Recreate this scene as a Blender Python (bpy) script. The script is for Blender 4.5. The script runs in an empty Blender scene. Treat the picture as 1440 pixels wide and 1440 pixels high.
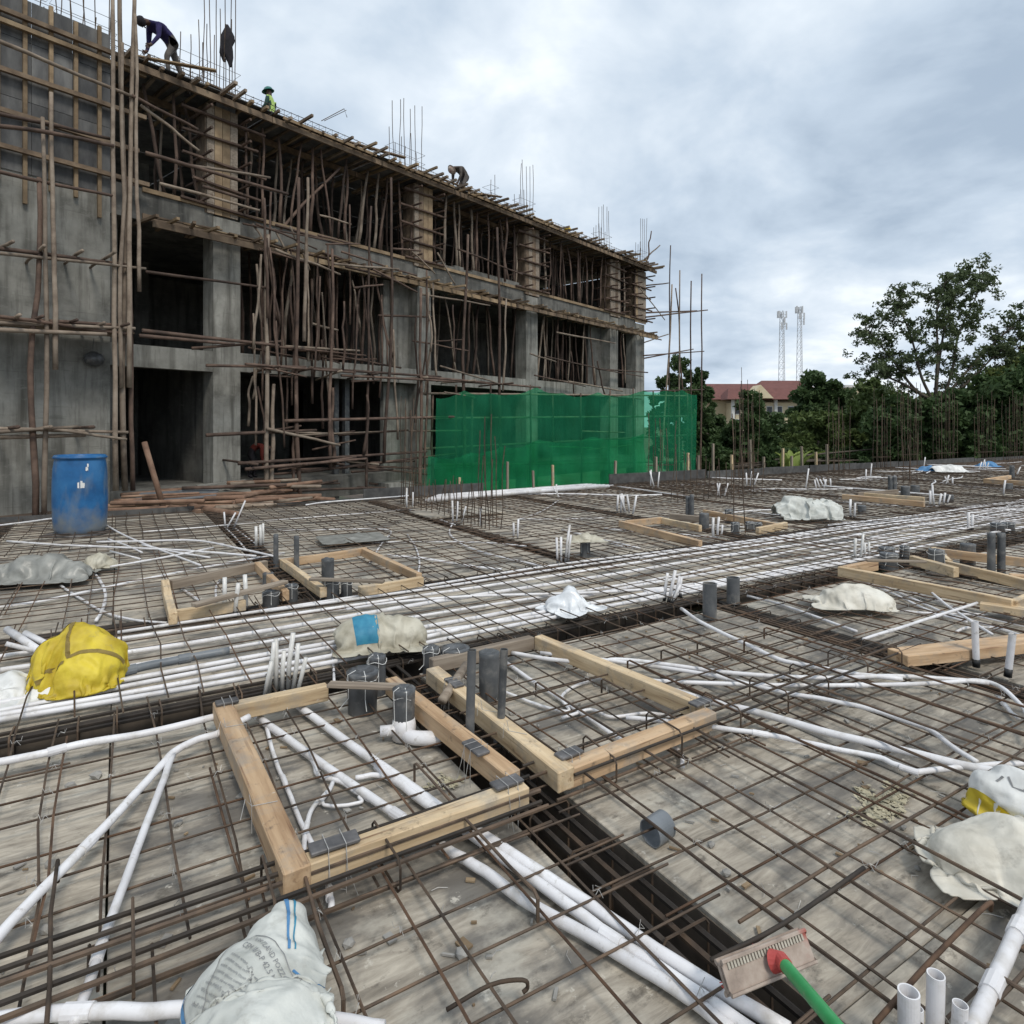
import bpy, bmesh, math, random
import numpy as np
from mathutils import Vector, Matrix, noise
R = random.Random(11)
rad = math.radians
SC = bpy.context.scene
COL = SC.collection

# ------------------------------------------------------------------ camera, world, sun, exposure
FPX, HORIZON, EYE = 903.0, 600.0, 1.55          # focal length and horizon in photo pixels, eye height above the deck
cam = bpy.data.cameras.new('camera'); camo = bpy.data.objects.new('camera', cam); COL.objects.link(camo)
camo.location = (0, 0, EYE); camo.rotation_euler = (rad(90), 0, 0)
cam.sensor_fit = 'HORIZONTAL'; cam.sensor_width = 36; cam.lens = 36*FPX/1440; cam.shift_y = -(720-HORIZON)/1440
cam.clip_start = 0.05; cam.clip_end = 3000
SC.camera = camo

W = bpy.data.worlds.new('World'); SC.world = W; W.use_nodes = True
nt = W.node_tree; nt.nodes.clear()
def N(tree, kind, **kw):
    n = tree.nodes.new(kind)
    for k, v in kw.items(): setattr(n, k, v)
    return n
L = nt.links.new
out = N(nt, 'ShaderNodeOutputWorld'); bgA = N(nt, 'ShaderNodeBackground'); bgB = N(nt, 'ShaderNodeBackground'); mx = N(nt, 'ShaderNodeMixShader')
sky = N(nt, 'ShaderNodeTexSky', sky_type='NISHITA', sun_disc=False, sun_elevation=rad(52), sun_rotation=rad(150))
sky.air_density = 1.2; sky.dust_density = 2.0
L(sky.outputs[0], bgA.inputs[0]); bgA.inputs[1].default_value = 0.10
tc = N(nt, 'ShaderNodeTexCoord'); sep = N(nt, 'ShaderNodeSeparateXYZ'); L(tc.outputs['Generated'], sep.inputs[0])
def MA(op, a, b=None, t=nt, clamp=False):
    m = N(t, 'ShaderNodeMath', operation=op, use_clamp=clamp)
    for i, v in enumerate((a, b)):
        if v is None: continue
        if isinstance(v, (int, float)): m.inputs[i].default_value = v
        else: t.links.new(v, m.inputs[i])
    return m.outputs[0]
zc = MA('ADD', MA('MAXIMUM', sep.outputs[2], 0.0), 0.30)
cmb = N(nt, 'ShaderNodeCombineXYZ'); L(MA('DIVIDE', sep.outputs[0], zc), cmb.inputs[0]); L(MA('DIVIDE', sep.outputs[1], zc), cmb.inputs[1])
def wn(scale, det, rough, dist):
    n = N(nt, 'ShaderNodeTexNoise'); n.inputs['Scale'].default_value = scale; n.inputs['Detail'].default_value = det
    n.inputs['Roughness'].default_value = rough; n.inputs['Distortion'].default_value = dist; L(cmb.outputs[0], n.inputs['Vector']); return n.outputs[0]
n1 = wn(1.2, 6, .52, .4); n2 = wn(3.4, 6, .55, .3)
cl = MA('ADD', MA('MULTIPLY', n1, .7), MA('MULTIPLY', n2, .3))
rp = N(nt, 'ShaderNodeValToRGB'); e = rp.color_ramp.elements
e[0].position = .38; e[0].color = (.35, .43, .53, 1); e[1].position = .615; e[1].color = (.86, .90, .935, 1)
k = e.new(.46); k.color = (.47, .555, .655, 1); k = e.new(.54); k.color = (.63, .70, .775, 1)
L(cl, rp.inputs[0])
L(rp.outputs[0], bgB.inputs[0]); bgB.inputs[1].default_value = 0.95
cov = N(nt, 'ShaderNodeMapRange'); cov.inputs[1].default_value = .30; cov.inputs[2].default_value = .42; cov.inputs[3].default_value = .85; cov.inputs[4].default_value = 1.0
L(cl, cov.inputs[0]); L(cov.outputs[0], mx.inputs[0]); L(bgA.outputs[0], mx.inputs[1]); L(bgB.outputs[0], mx.inputs[2]); L(mx.outputs[0], out.inputs[0])

sun = bpy.data.lights.new('sun', 'SUN'); suno = bpy.data.objects.new('sun', sun); COL.objects.link(suno)
sun.energy = 1.5; sun.angle = rad(14); sun.color = (1, .94, .85)
# sky rotation 150: sun behind the camera's right shoulder
sd = Vector((math.sin(rad(150))*math.cos(rad(52)), math.cos(rad(150))*math.cos(rad(52)), math.sin(rad(52))))
suno.rotation_euler = sd.to_track_quat('Z', 'Y').to_euler()
SC.view_settings.view_transform = 'Standard'; SC.view_settings.look = 'None'; SC.view_settings.gamma = 1
SC.view_settings.exposure = 0.42
SC.cycles.max_bounces = 6; SC.cycles.transparent_max_bounces = 24

# ------------------------------------------------------------------ places
def G(x, y, h=0.0):                       # photo pixel of a point at height h -> place on the deck
    Y = FPX*(EYE-h)/(y-HORIZON); return Vector(((x-720)/FPX*Y, Y, h))
CA, SA = .852, .5235
def U(u, v, h=0.0): return Vector((CA*u-SA*v, SA*u+CA*v, h))       # deck axes: u along the corridor, v across towards the building
def UV(p): return (CA*p.x+SA*p.y, -SA*p.x+CA*p.y)
FO = Vector((-6.2, 17.5, 0)); FD = Vector((.639, .769, 0)).normalized(); FN = Vector((-FD.y, FD.x, 0))
def B(s, d, z): return FO+FD*s+FN*d+Vector((0, 0, z))              # building axes: s along the facade, d inwards
def S(x, d=0.0):
    o = FO+FN*d; k = (x-720)/FPX; return (k*o.y-o.x)/(FD.x-k*FD.y)
def BP(x, y, d=0.0):                      # photo pixel -> place on the plane d behind the facade
    s = S(x, d); p = B(s, d, 0); return Vector((p.x, p.y, EYE+(HORIZON-y)/FPX*p.y))

# ------------------------------------------------------------------ materials
def new_mat(name):
    m = bpy.data.materials.new(name); m.use_nodes = True; t = m.node_tree
    return m, t, t.nodes['Principled BSDF']
def MAT(name, cols, scale=4.0, rough=.8, bump=.0, bscale=None, stretch=(1, 1, 1), rnd=.0, metal=0., detail=6, coord='Object', spec=.4, streak=None, lo=.32, hi=.68):
    m, t, b = new_mat(name); l = t.links.new
    tc = N(t, 'ShaderNodeTexCoord'); mp = N(t, 'ShaderNodeMapping'); mp.inputs['Scale'].default_value = stretch
    oi = N(t, 'ShaderNodeObjectInfo')
    if coord == 'World':
        g = N(t, 'ShaderNodeNewGeometry'); l(g.outputs['Position'], mp.inputs[0])
    else:
        vm = N(t, 'ShaderNodeVectorMath', operation='ADD'); l(tc.outputs['Object'], vm.inputs[0])
        sc_ = N(t, 'ShaderNodeVectorMath', operation='SCALE'); l(oi.outputs['Random'], sc_.inputs['Scale']); sc_.inputs[0].default_value = (37, 19, 53)
        l(sc_.outputs[0], vm.inputs[1]); l(vm.outputs[0], mp.inputs[0])
    n = N(t, 'ShaderNodeTexNoise'); n.inputs['Scale'].default_value = scale; n.inputs['Detail'].default_value = detail; n.inputs['Roughness'].default_value = .62
    l(mp.outputs[0], n.inputs['Vector'])
    r = N(t, 'ShaderNodeValToRGB'); el = r.color_ramp.elements
    el[0].position = lo; el[1].position = hi; el[0].color = (*cols[0], 1); el[1].color = (*cols[-1], 1)
    for i, c in enumerate(cols[1:-1]):
        x = el.new(lo+(hi-lo)*(i+1)/(len(cols)-1)); x.color = (*c, 1)
    l(n.outputs[0], r.inputs[0]); col = r.outputs[0]
    if streak:
        c2, sscale, sstretch, s0, s1 = streak
        m2 = N(t, 'ShaderNodeMapping'); m2.inputs['Scale'].default_value = sstretch
        l(mp.outputs[0], m2.inputs[0]); n2 = N(t, 'ShaderNodeTexNoise'); n2.inputs['Scale'].default_value = sscale; n2.inputs['Detail'].default_value = 5
        l(m2.outputs[0], n2.inputs['Vector']); rr = N(t, 'ShaderNodeMapRange'); rr.inputs[1].default_value = s0; rr.inputs[2].default_value = s1
        l(n2.outputs[0], rr.inputs[0]); mm = N(t, 'ShaderNodeMix', data_type='RGBA'); l(rr.outputs[0], mm.inputs[0]); l(col, mm.inputs[6]); mm.inputs[7].default_value = (*c2, 1); col = mm.outputs[2]
    if rnd:
        hs = N(t, 'ShaderNodeHueSaturation'); mr = N(t, 'ShaderNodeMapRange'); mr.inputs[3].default_value = 1-rnd; mr.inputs[4].default_value = 1+rnd
        l(oi.outputs['Random'], mr.inputs[0]); l(mr.outputs[0], hs.inputs['Value']); l(col, hs.inputs['Color']); col = hs.outputs[0]
    l(col, b.inputs['Base Color']); b.inputs['Roughness'].default_value = rough; b.inputs['Metallic'].default_value = metal; b.inputs['Specular IOR Level'].default_value = spec
    if bump:
        nb = N(t, 'ShaderNodeTexNoise'); nb.inputs['Scale'].default_value = bscale or scale*4; nb.inputs['Detail'].default_value = 5; l(mp.outputs[0], nb.inputs['Vector'])
        bp = N(t, 'ShaderNodeBump'); bp.inputs['Strength'].default_value = min(1, bump*20); bp.inputs['Distance'].default_value = bump; l(nb.outputs[0], bp.inputs['Height']); l(bp.outputs[0], b.inputs['Normal'])
    return m
M = {}
def deckmat():
    m, t, p = new_mat('deck_ply'); l = t.links.new
    tcn = N(t, 'ShaderNodeTexCoord'); oi = N(t, 'ShaderNodeObjectInfo'); sc_ = N(t, 'ShaderNodeVectorMath', operation='SCALE'); sc_.inputs[0].default_value = (37, 19, 53); l(oi.outputs['Random'], sc_.inputs['Scale'])
    vm = N(t, 'ShaderNodeVectorMath', operation='ADD'); l(tcn.outputs['Object'], vm.inputs[0]); l(sc_.outputs[0], vm.inputs[1])
    def nz(scale, stretch, det=7, rough=.62, dist=0.):
        mp = N(t, 'ShaderNodeMapping'); mp.inputs['Scale'].default_value = stretch; l(vm.outputs[0], mp.inputs[0]); n = N(t, 'ShaderNodeTexNoise'); n.inputs['Scale'].default_value = scale; n.inputs['Detail'].default_value = det; n.inputs['Roughness'].default_value = rough; n.inputs['Distortion'].default_value = dist; l(mp.outputs[0], n.inputs['Vector']); return n.outputs[0]
    grain = nz(5, (.9, 5, 1), 8, .66, .6); r = N(t, 'ShaderNodeValToRGB'); e = r.color_ramp.elements
    e[0].position = .28; e[0].color = (.16, .138, .108, 1); e[1].position = .70; e[1].color = (.56, .505, .415, 1); x = e.new(.48); x.color = (.36, .318, .258, 1); l(grain, r.inputs[0])
    def over(col, fac, c, lo, hi, amt):
        mr = N(t, 'ShaderNodeMapRange'); mr.inputs[1].default_value = lo; mr.inputs[2].default_value = hi; mr.inputs[4].default_value = amt; l(fac, mr.inputs[0]); mm = N(t, 'ShaderNodeMix', data_type='RGBA'); l(mr.outputs[0], mm.inputs[0]); l(col, mm.inputs[6]); mm.inputs[7].default_value = (*c, 1); return mm.outputs[2]
    c = over(r.outputs[0], nz(1.7, (1, 1.6, 1), 6, .6, .4), (.125, .118, .108), .49, .60, .80)
    c = over(c, nz(2.3, (1, 1.2, 1), 7, .65), (.50, .47, .40), .55, .66, .75)
    c = over(c, nz(9, (1, 1.4, 1), 6, .7), (.09, .078, .062), .57, .68, .75)
    c = over(c, nz(14, (1, 1, 1), 5, .7), (.62, .58, .50), .63, .70, .8)
    hs = N(t, 'ShaderNodeHueSaturation'); mr = N(t, 'ShaderNodeMapRange'); mr.inputs[3].default_value = .82; mr.inputs[4].default_value = 1.12; l(oi.outputs['Random'], mr.inputs[0]); l(mr.outputs[0], hs.inputs['Value']); l(c, hs.inputs['Color']); l(hs.outputs[0], p.inputs['Base Color'])
    rr = N(t, 'ShaderNodeMapRange'); rr.inputs[3].default_value = .55; rr.inputs[4].default_value = .95; l(nz(2.0, (1, 1, 1)), rr.inputs[0]); l(rr.outputs[0], p.inputs['Roughness'])
    bp = N(t, 'ShaderNodeBump'); bp.inputs['Strength'].default_value = .35; bp.inputs['Distance'].default_value = .006; l(grain, bp.inputs['Height']); l(bp.outputs[0], p.inputs['Normal']); return m
M['deck'] = deckmat()
M['trench'] = MAT('trench_shade_ply', [(.06, .05, .042), (.14, .115, .09)], 5, .85, .002, 30, rnd=.15)  # dark tone puts the shade inside the trenches into the board colour
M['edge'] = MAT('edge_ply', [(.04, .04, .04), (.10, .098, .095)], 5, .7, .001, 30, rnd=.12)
M['bar'] = MAT('rebar', [(.046, .036, .029), (.098, .071, .052), (.155, .105, .071)], 7, .72, .0015, 220, (1, 1, 1), .32, metal=.25, spec=.3)
M['barR'] = MAT('rebar_rusty', [(.05, .031, .021), (.10, .06, .038), (.15, .088, .054)], 7, .8, .0015, 220, (1, 1, 1), .25, metal=.1, spec=.3)
M['bardark'] = MAT('rebar_dark', [(.028, .024, .021), (.066, .052, .041)], 7, .7, .0015, 160, rnd=.3, metal=.3)
M['pvc'] = MAT('white_pvc', [(.58, .57, .58), (.70, .69, .70), (.77, .765, .775)], 3, .42, 0, rnd=.06, spec=.45, streak=((.45, .42, .38), 9, (1, 1, 1), .58, .8))
M['pvcfilm'] = MAT('pvc_in_film', [(.50, .49, .46), (.70, .69, .67)], 14, .35, .003, 40, rnd=.05, spec=.6)
M['grey'] = MAT('grey_pvc', [(.05, .054, .057), (.085, .09, .095), (.125, .128, .13)], 6, .48, .0008, 60, rnd=.12, streak=((.19, .18, .165), 7, (1, 1, .5), .58, .78))
M['greylight'] = MAT('grey_pvc_light', [(.10, .115, .13), (.19, .205, .22)], 5, .4, rnd=.1)
M['film'] = MAT('black_film', [(.045, .047, .05), (.10, .105, .11)], 8, .32, .006, 22, rnd=.1, spec=.6)
M['black'] = MAT('black_tape', [(.012, .012, .013), (.03, .03, .03)], 8, .5)
M['wire'] = MAT('tie_wire', [(.36, .35, .33), (.55, .54, .52)], 30, .5, metal=.3)
M['film_strap'] = MAT('white_strap', [(.60, .60, .58), (.72, .72, .70)], 20, .5)
M['timber'] = MAT('new_timber', [(.40, .285, .165), (.56, .425, .265), (.68, .545, .365)], 2.2, .75, .0015, 14, (.8, 9, 9), .10, streak=((.20, .11, .055), 2.2, (1.2, 2.6, 2.6), .60, .74))
M['timberR'] = MAT('red_timber', [(.34, .215, .12), (.49, .335, .20), (.59, .43, .275)], 2.2, .75, .0015, 14, (.8, 9, 9), .10, streak=((.17, .085, .045), 2.2, (1.2, 2.6, 2.6), .60, .74))
M['timberG'] = MAT('grey_timber', [(.16, .125, .095), (.25, .205, .16), (.33, .28, .225)], 2.4, .85, .0015, 14, (.8, 9, 9), .15)
M['plate'] = MAT('ply_offcut', [(.055, .055, .058), (.13, .125, .125), (.32, .31, .30)], 9, .5, .001, 40, rnd=.2, lo=.35, hi=.78)
M['log'] = MAT('log', [(.115, .07, .048), (.21, .125, .083), (.30, .195, .135)], 3, .85, .004, 18, (1, 1, 1), .22)
M['pole'] = MAT('pole', [(.045, .031, .025), (.088, .058, .044), (.14, .095, .072)], 3, .85, .004, 18, (1, 1, 1), .35)
M['polel'] = MAT('pole_light', [(.12, .09, .068), (.22, .175, .135), (.29, .24, .19)], 3, .85, .004, 18, (1, 1, 1), .25)
M['plank'] = MAT('plank', [(.08, .057, .039), (.15, .108, .073), (.23, .172, .116)], 2.5, .85, .002, 16, (1, 1, 1), .30)
M['plankl'] = MAT('plank_light', [(.15, .105, .062), (.25, .18, .11), (.34, .255, .16)], 2.5, .85, .002, 16, (1, 1, 1), .22)
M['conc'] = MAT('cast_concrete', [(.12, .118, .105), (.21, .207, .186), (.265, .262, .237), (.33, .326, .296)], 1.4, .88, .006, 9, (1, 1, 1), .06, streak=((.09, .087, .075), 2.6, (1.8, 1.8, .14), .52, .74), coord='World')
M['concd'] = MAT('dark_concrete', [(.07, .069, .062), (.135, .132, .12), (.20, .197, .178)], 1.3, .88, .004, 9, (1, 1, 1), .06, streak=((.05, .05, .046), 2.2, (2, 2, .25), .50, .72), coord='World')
M['shutter'] = MAT('shutter_ply', [(.045, .047, .05), (.10, .10, .10), (.17, .17, .165)], 2.5, .7, .001, 20, (1, 1, .3), .22)
M['earth'] = MAT('earth', [(.07, .048, .034), (.13, .092, .066), (.17, .13, .09)], .6, .95, .03, 4, coord='World', streak=((.05, .075, .028), .25, (1, 1, 1), .46, .60))
M['barrel'] = MAT('barrel_blue', [(.010, .07, .19), (.014, .105, .27), (.03, .15, .34)], 3, .38, .0008, 30, streak=((.20, .22, .22), 3, (1.5, 1.5, .5), .56, .82))
def muddy(m, z0, z1, col):
    t = m.node_tree; l = t.links.new; p = t.nodes['Principled BSDF']; src = p.inputs['Base Color'].links[0].from_socket
    g = N(t, 'ShaderNodeNewGeometry'); s_ = N(t, 'ShaderNodeSeparateXYZ'); l(g.outputs['Position'], s_.inputs[0]); n = N(t, 'ShaderNodeTexNoise'); n.inputs['Scale'].default_value = 7; n.inputs['Detail'].default_value = 6; l(g.outputs['Position'], n.inputs['Vector'])
    mr = N(t, 'ShaderNodeMapRange'); mr.inputs[1].default_value = z0; mr.inputs[2].default_value = z1; mr.inputs[3].default_value = 1; mr.inputs[4].default_value = 0
    l(MA('ADD', s_.outputs[2], MA('MULTIPLY', MA('SUBTRACT', n.outputs[0], .5, t), .7, t), t), mr.inputs[0]); mm = N(t, 'ShaderNodeMix', data_type='RGBA'); l(MA('MULTIPLY', mr.outputs[0], .8, t), mm.inputs[0]); l(src, mm.inputs[6]); mm.inputs[7].default_value = (*col, 1); l(mm.outputs[2], p.inputs['Base Color'])
muddy(M['barrel'], .05, .42, (.20, .205, .19))
M['white'] = MAT('white_paper', [(.62, .62, .6), (.78, .78, .76)], 12, .6)
M['helmet'] = MAT('green_helmet', [(.02, .11, .10), (.03, .15, .13)], 5, .35)
M['yhelmet'] = MAT('yellow_helmet', [(.55, .36, .02), (.65, .45, .04)], 5, .4)
M['red'] = MAT('red_plastic', [(.38, .05, .045), (.50, .10, .085)], 14, .5, streak=((.30, .25, .21), 16, (1, 1, 1), .52, .68))
M['green'] = MAT('green_handle', [(.03, .24, .07), (.06, .36, .13)], 8, .4, streak=((.22, .27, .2), 14, (1, 1, 1), .60, .74))
M['brush'] = MAT('dusty_brush', [(.22, .175, .145), (.34, .275, .23), (.44, .375, .32)], 16, .85, .003, 60, streak=((.32, .10, .08), 9, (1, 1, 1), .58, .72))
M['bristle'] = MAT('bristle', [(.30, .27, .22), (.48, .45, .38)], 40, .9)
M['roof'] = MAT('red_roof', [(.115, .045, .038), (.165, .066, .054)], 1.2, .75, coord='World')
M['cream'] = MAT('cream_wall', [(.52, .44, .29), (.62, .54, .38)], .7, .85, coord='World')
M['whitewall'] = MAT('white_wall', [(.55, .55, .53), (.66, .66, .64)], .7, .85, coord='World')
M['glass'] = MAT('window_glass', [(.03, .035, .04), (.06, .065, .07)], 2, .15)
M['mast'] = MAT('mast_steel', [(.42, .43, .45), (.56, .57, .58)], 3, .5, metal=.2)
M['bark'] = MAT('bark', [(.06, .05, .04), (.14, .118, .095)], 3, .95, .02, 12)
M['block'] = MAT('spacer_block', [(.24, .23, .21), (.34, .33, .31)], 20, .95, .003, 60)
M['ash'] = MAT('sawdust', [(.36, .325, .22), (.50, .46, .34)], 14, .95)
def dusty(m, col, scale, lo, hi, amt):
    t = m.node_tree; l = t.links.new; p = t.nodes['Principled BSDF']; src = p.inputs['Base Color'].links[0].from_socket; g = N(t, 'ShaderNodeNewGeometry'); n = N(t, 'ShaderNodeTexNoise'); n.inputs['Scale'].default_value = scale; n.inputs['Detail'].default_value = 7; n.inputs['Roughness'].default_value = .68; l(g.outputs['Position'], n.inputs['Vector'])
    r = N(t, 'ShaderNodeMapRange'); r.inputs[1].default_value = lo; r.inputs[2].default_value = hi; r.inputs[4].default_value = amt; l(n.outputs[0], r.inputs[0]); mm = N(t, 'ShaderNodeMix', data_type='RGBA'); l(r.outputs[0], mm.inputs[0]); l(src, mm.inputs[6]); mm.inputs[7].default_value = (*col, 1); l(mm.outputs[2], p.inputs['Base Color'])
dusty(M['pvc'], (.40, .37, .32), 6, .52, .66, .55); dusty(M['pvc'], (.30, .27, .23), 22, .60, .70, .6)
for k_ in ('timber', 'timberR'): dusty(M[k_], (.27, .25, .22), 5, .50, .66, .65); dusty(M[k_], (.12, .09, .065), 16, .60, .70, .7); dusty(M[k_], (.60, .56, .48), 30, .66, .72, .7)
for k_ in ('grey', 'greylight', 'film'): dusty(M[k_], (.26, .25, .23), 9, .52, .68, .5)
def finer(m, amt=.75):
    t = m.node_tree; l = t.links.new; p = t.nodes['Principled BSDF']; src = p.inputs['Base Color'].links[0].from_socket; g = N(t, 'ShaderNodeNewGeometry')
    def nz(scale, st, det, lo, hi):
        mp = N(t, 'ShaderNodeMapping'); mp.inputs['Scale'].default_value = st; l(g.outputs['Position'], mp.inputs[0]); n = N(t, 'ShaderNodeTexNoise'); n.inputs['Scale'].default_value = scale; n.inputs['Detail'].default_value = det; n.inputs['Roughness'].default_value = .7; l(mp.outputs[0], n.inputs['Vector'])
        r = N(t, 'ShaderNodeMapRange'); r.inputs[1].default_value = lo; r.inputs[2].default_value = hi; l(n.outputs[0], r.inputs[0]); return r.outputs[0]
    def mul(c, f, col):
        mm = N(t, 'ShaderNodeMix', data_type='RGBA'); l(f, mm.inputs[0]); l(c, mm.inputs[6]); mm.inputs[7].default_value = (*col, 1); return mm.outputs[2]
    c = mul(src, MA('MULTIPLY', nz(9, (1, 1, .09), 6, .52, .62), amt*.55, t), (.08, .077, .066)); c = mul(c, MA('MULTIPLY', nz(6, (.5, .5, 1.6), 7, .56, .70), amt, t), (.24, .238, .215)); c = mul(c, MA('MULTIPLY', nz(5, (.16, .16, 2.2), 5, .60, .66), amt*.5, t), (.09, .086, .074)); l(c, p.inputs['Base Color'])
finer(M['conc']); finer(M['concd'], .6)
def leafmat(name, a, b_, c):
    m, t, p = new_mat(name); l = t.links.new
    g = N(t, 'ShaderNodeNewGeometry'); n = N(t, 'ShaderNodeTexNoise'); n.inputs['Scale'].default_value = .9; n.inputs['Detail'].default_value = 4; l(g.outputs['Position'], n.inputs['Vector'])
    ad = MA('ADD', n.outputs[0], MA('MULTIPLY', MA('SUBTRACT', g.outputs['Random Per Island'], .5), .30), t)
    r = N(t, 'ShaderNodeValToRGB'); e = r.color_ramp.elements; e[0].position = .32; e[1].position = .72; e[0].color = (*a, 1); e[1].color = (*c, 1); x = e.new(.52); x.color = (*b_, 1)
    l(ad, r.inputs[0]); l(r.outputs[0], p.inputs['Base Color']); p.inputs['Roughness'].default_value = .6; p.inputs['Specular IOR Level'].default_value = .25
    tr = N(t, 'ShaderNodeBsdfTranslucent'); l(r.outputs[0], tr.inputs[0]); ms = N(t, 'ShaderNodeMixShader'); ms.inputs[0].default_value = .28
    o = t.nodes['Material Output']; l(p.outputs[0], ms.inputs[1]); l(tr.outputs[0], ms.inputs[2]); l(ms.outputs[0], o.inputs[0]); return m
M['leafd'] = leafmat('leaf_dark', (.018, .034, .014), (.034, .062, .023), (.06, .10, .036))
M['leafm'] = leafmat('leaf_mid', (.032, .055, .019), (.06, .095, .029), (.10, .14, .045))
M['leafy'] = leafmat('leaf_yellow', (.04, .055, .015), (.075, .10, .026), (.12, .15, .04))
M['leafg'] = leafmat('leaf_tall', (.022, .038, .016), (.05, .076, .032), (.09, .12, .055))
M['banana'] = leafmat('leaf_banana', (.08, .14, .03), (.13, .20, .04), (.22, .28, .07))
def netmat():
    m, t, p = new_mat('green_net'); l = t.links.new
    tcn = N(t, 'ShaderNodeTexCoord'); n = N(t, 'ShaderNodeTexNoise'); n.inputs['Scale'].default_value = 1.1; n.inputs['Detail'].default_value = 5; l(tcn.outputs['Object'], n.inputs['Vector'])
    r = N(t, 'ShaderNodeValToRGB'); e = r.color_ramp.elements; e[0].position = .3; e[1].position = .7; e[0].color = (.012, .27, .12, 1); e[1].color = (.03, .50, .24, 1); l(n.outputs[0], r.inputs[0])
    l(r.outputs[0], p.inputs['Base Color']); p.inputs['Roughness'].default_value = .7
    tl = N(t, 'ShaderNodeBsdfTranslucent'); l(r.outputs[0], tl.inputs[0]); tp = N(t, 'ShaderNodeBsdfTransparent'); tp.inputs[0].default_value = (.38, .86, .58, 1)
    a = N(t, 'ShaderNodeMixShader'); a.inputs[0].default_value = .45; l(p.outputs[0], a.inputs[1]); l(tl.outputs[0], a.inputs[2])
    b = N(t, 'ShaderNodeMixShader'); mr = N(t, 'ShaderNodeMapRange'); mr.inputs[3].default_value = .46; mr.inputs[4].default_value = .78; l(n.outputs[0], mr.inputs[0]); l(mr.outputs[0], b.inputs[0]); l(a.outputs[0], b.inputs[1]); l(tp.outputs[0], b.inputs[2])
    l(b.outputs[0], t.nodes['Material Output'].inputs[0]); return m
M['net'] = netmat()
def sackmat(name, c0, c1, rough=.6, weave=True, trans=.15):
    m, t, p = new_mat(name); l = t.links.new
    tcn = N(t, 'ShaderNodeTexCoord'); n = N(t, 'ShaderNodeTexNoise'); n.inputs['Scale'].default_value = 7; n.inputs['Detail'].default_value = 7; l(tcn.outputs['Object'], n.inputs['Vector'])
    r = N(t, 'ShaderNodeValToRGB'); e = r.color_ramp.elements; e[0].position = .33; e[1].position = .64; e[0].color = (*c0, 1); e[1].color = (*c1, 1); l(n.outputs[0], r.inputs[0]); l(r.outputs[0], p.inputs['Base Color'])
    p.inputs['Roughness'].default_value = rough
    nb = N(t, 'ShaderNodeTexNoise'); nb.inputs['Scale'].default_value = 26; nb.inputs['Detail'].default_value = 4; l(tcn.outputs['Object'], nb.inputs['Vector'])
    bp = N(t, 'ShaderNodeBump'); bp.inputs['Strength'].default_value = .5; bp.inputs['Distance'].default_value = .01; l(nb.outputs[0], bp.inputs['Height']); l(bp.outputs[0], p.inputs['Normal'])
    return m
M['sack_beige'] = sackmat('sack_beige', (.30, .27, .20), (.52, .49, .40))
M['sack_cream'] = sackmat('sack_cream', (.46, .43, .36), (.70, .67, .59))
M['sack_white'] = sackmat('sack_white', (.52, .52, .50), (.76, .76, .74))
M['sack_grey'] = sackmat('sack_grey', (.36, .37, .34), (.60, .61, .57))
M['sack_yellow'] = sackmat('sack_yellow', (.42, .30, .015), (.66, .52, .04))
M['sheet_dull'] = sackmat('sheet_dull', (.17, .17, .155), (.30, .30, .275), .4)
M['sack_film'] = sackmat('clear_film', (.60, .62, .64), (.82, .84, .86), .2)
M['print_blue'] = MAT('print_blue', [(.05, .16, .33), (.10, .25, .44)], 14, .6)
M['print_teal'] = MAT('print_teal', [(.02, .16, .27), (.05, .25, .37)], 14, .6)
M['print_brown'] = MAT('print_brown', [(.17, .12, .03), (.26, .19, .05)], 14, .7)
M['print_grey'] = MAT('print_grey', [(.16, .16, .16), (.28, .28, .28)], 30, .6)
M['skin'] = MAT('skin', [(.05, .026, .017), (.085, .045, .03)], 6, .55)
M['cl_purple'] = MAT('cloth_purple', [(.014, .012, .06), (.04, .03, .115)], 6, .9, .004, 14)
M['cl_grey'] = MAT('cloth_grey', [(.055, .05, .047), (.12, .108, .10)], 6, .9, .004, 14)
M['cl_lime'] = MAT('cloth_lime', [(.33, .50, .12), (.50, .66, .2)], 6, .8, .004, 14)
M['cl_green'] = MAT('cloth_dark_green', [(.015, .045, .036), (.03, .075, .06)], 6, .9)
M['cl_brown'] = MAT('cloth_brown', [(.06, .052, .045), (.12, .10, .088)], 6, .9, .004, 14)
M['cl_red'] = MAT('cloth_red', [(.10, .015, .012), (.17, .03, .02)], 6, .9)
M['cl_dark'] = MAT('cloth_dark', [(.010, .010, .012), (.03, .026, .032)], 6, .95, .004, 14)

for k_ in ('sack_grey', 'sack_beige', 'sack_cream', 'sack_white', 'sack_yellow'): dusty(M[k_], (.22, .20, .165), 9, .56, .72, .55)
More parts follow.
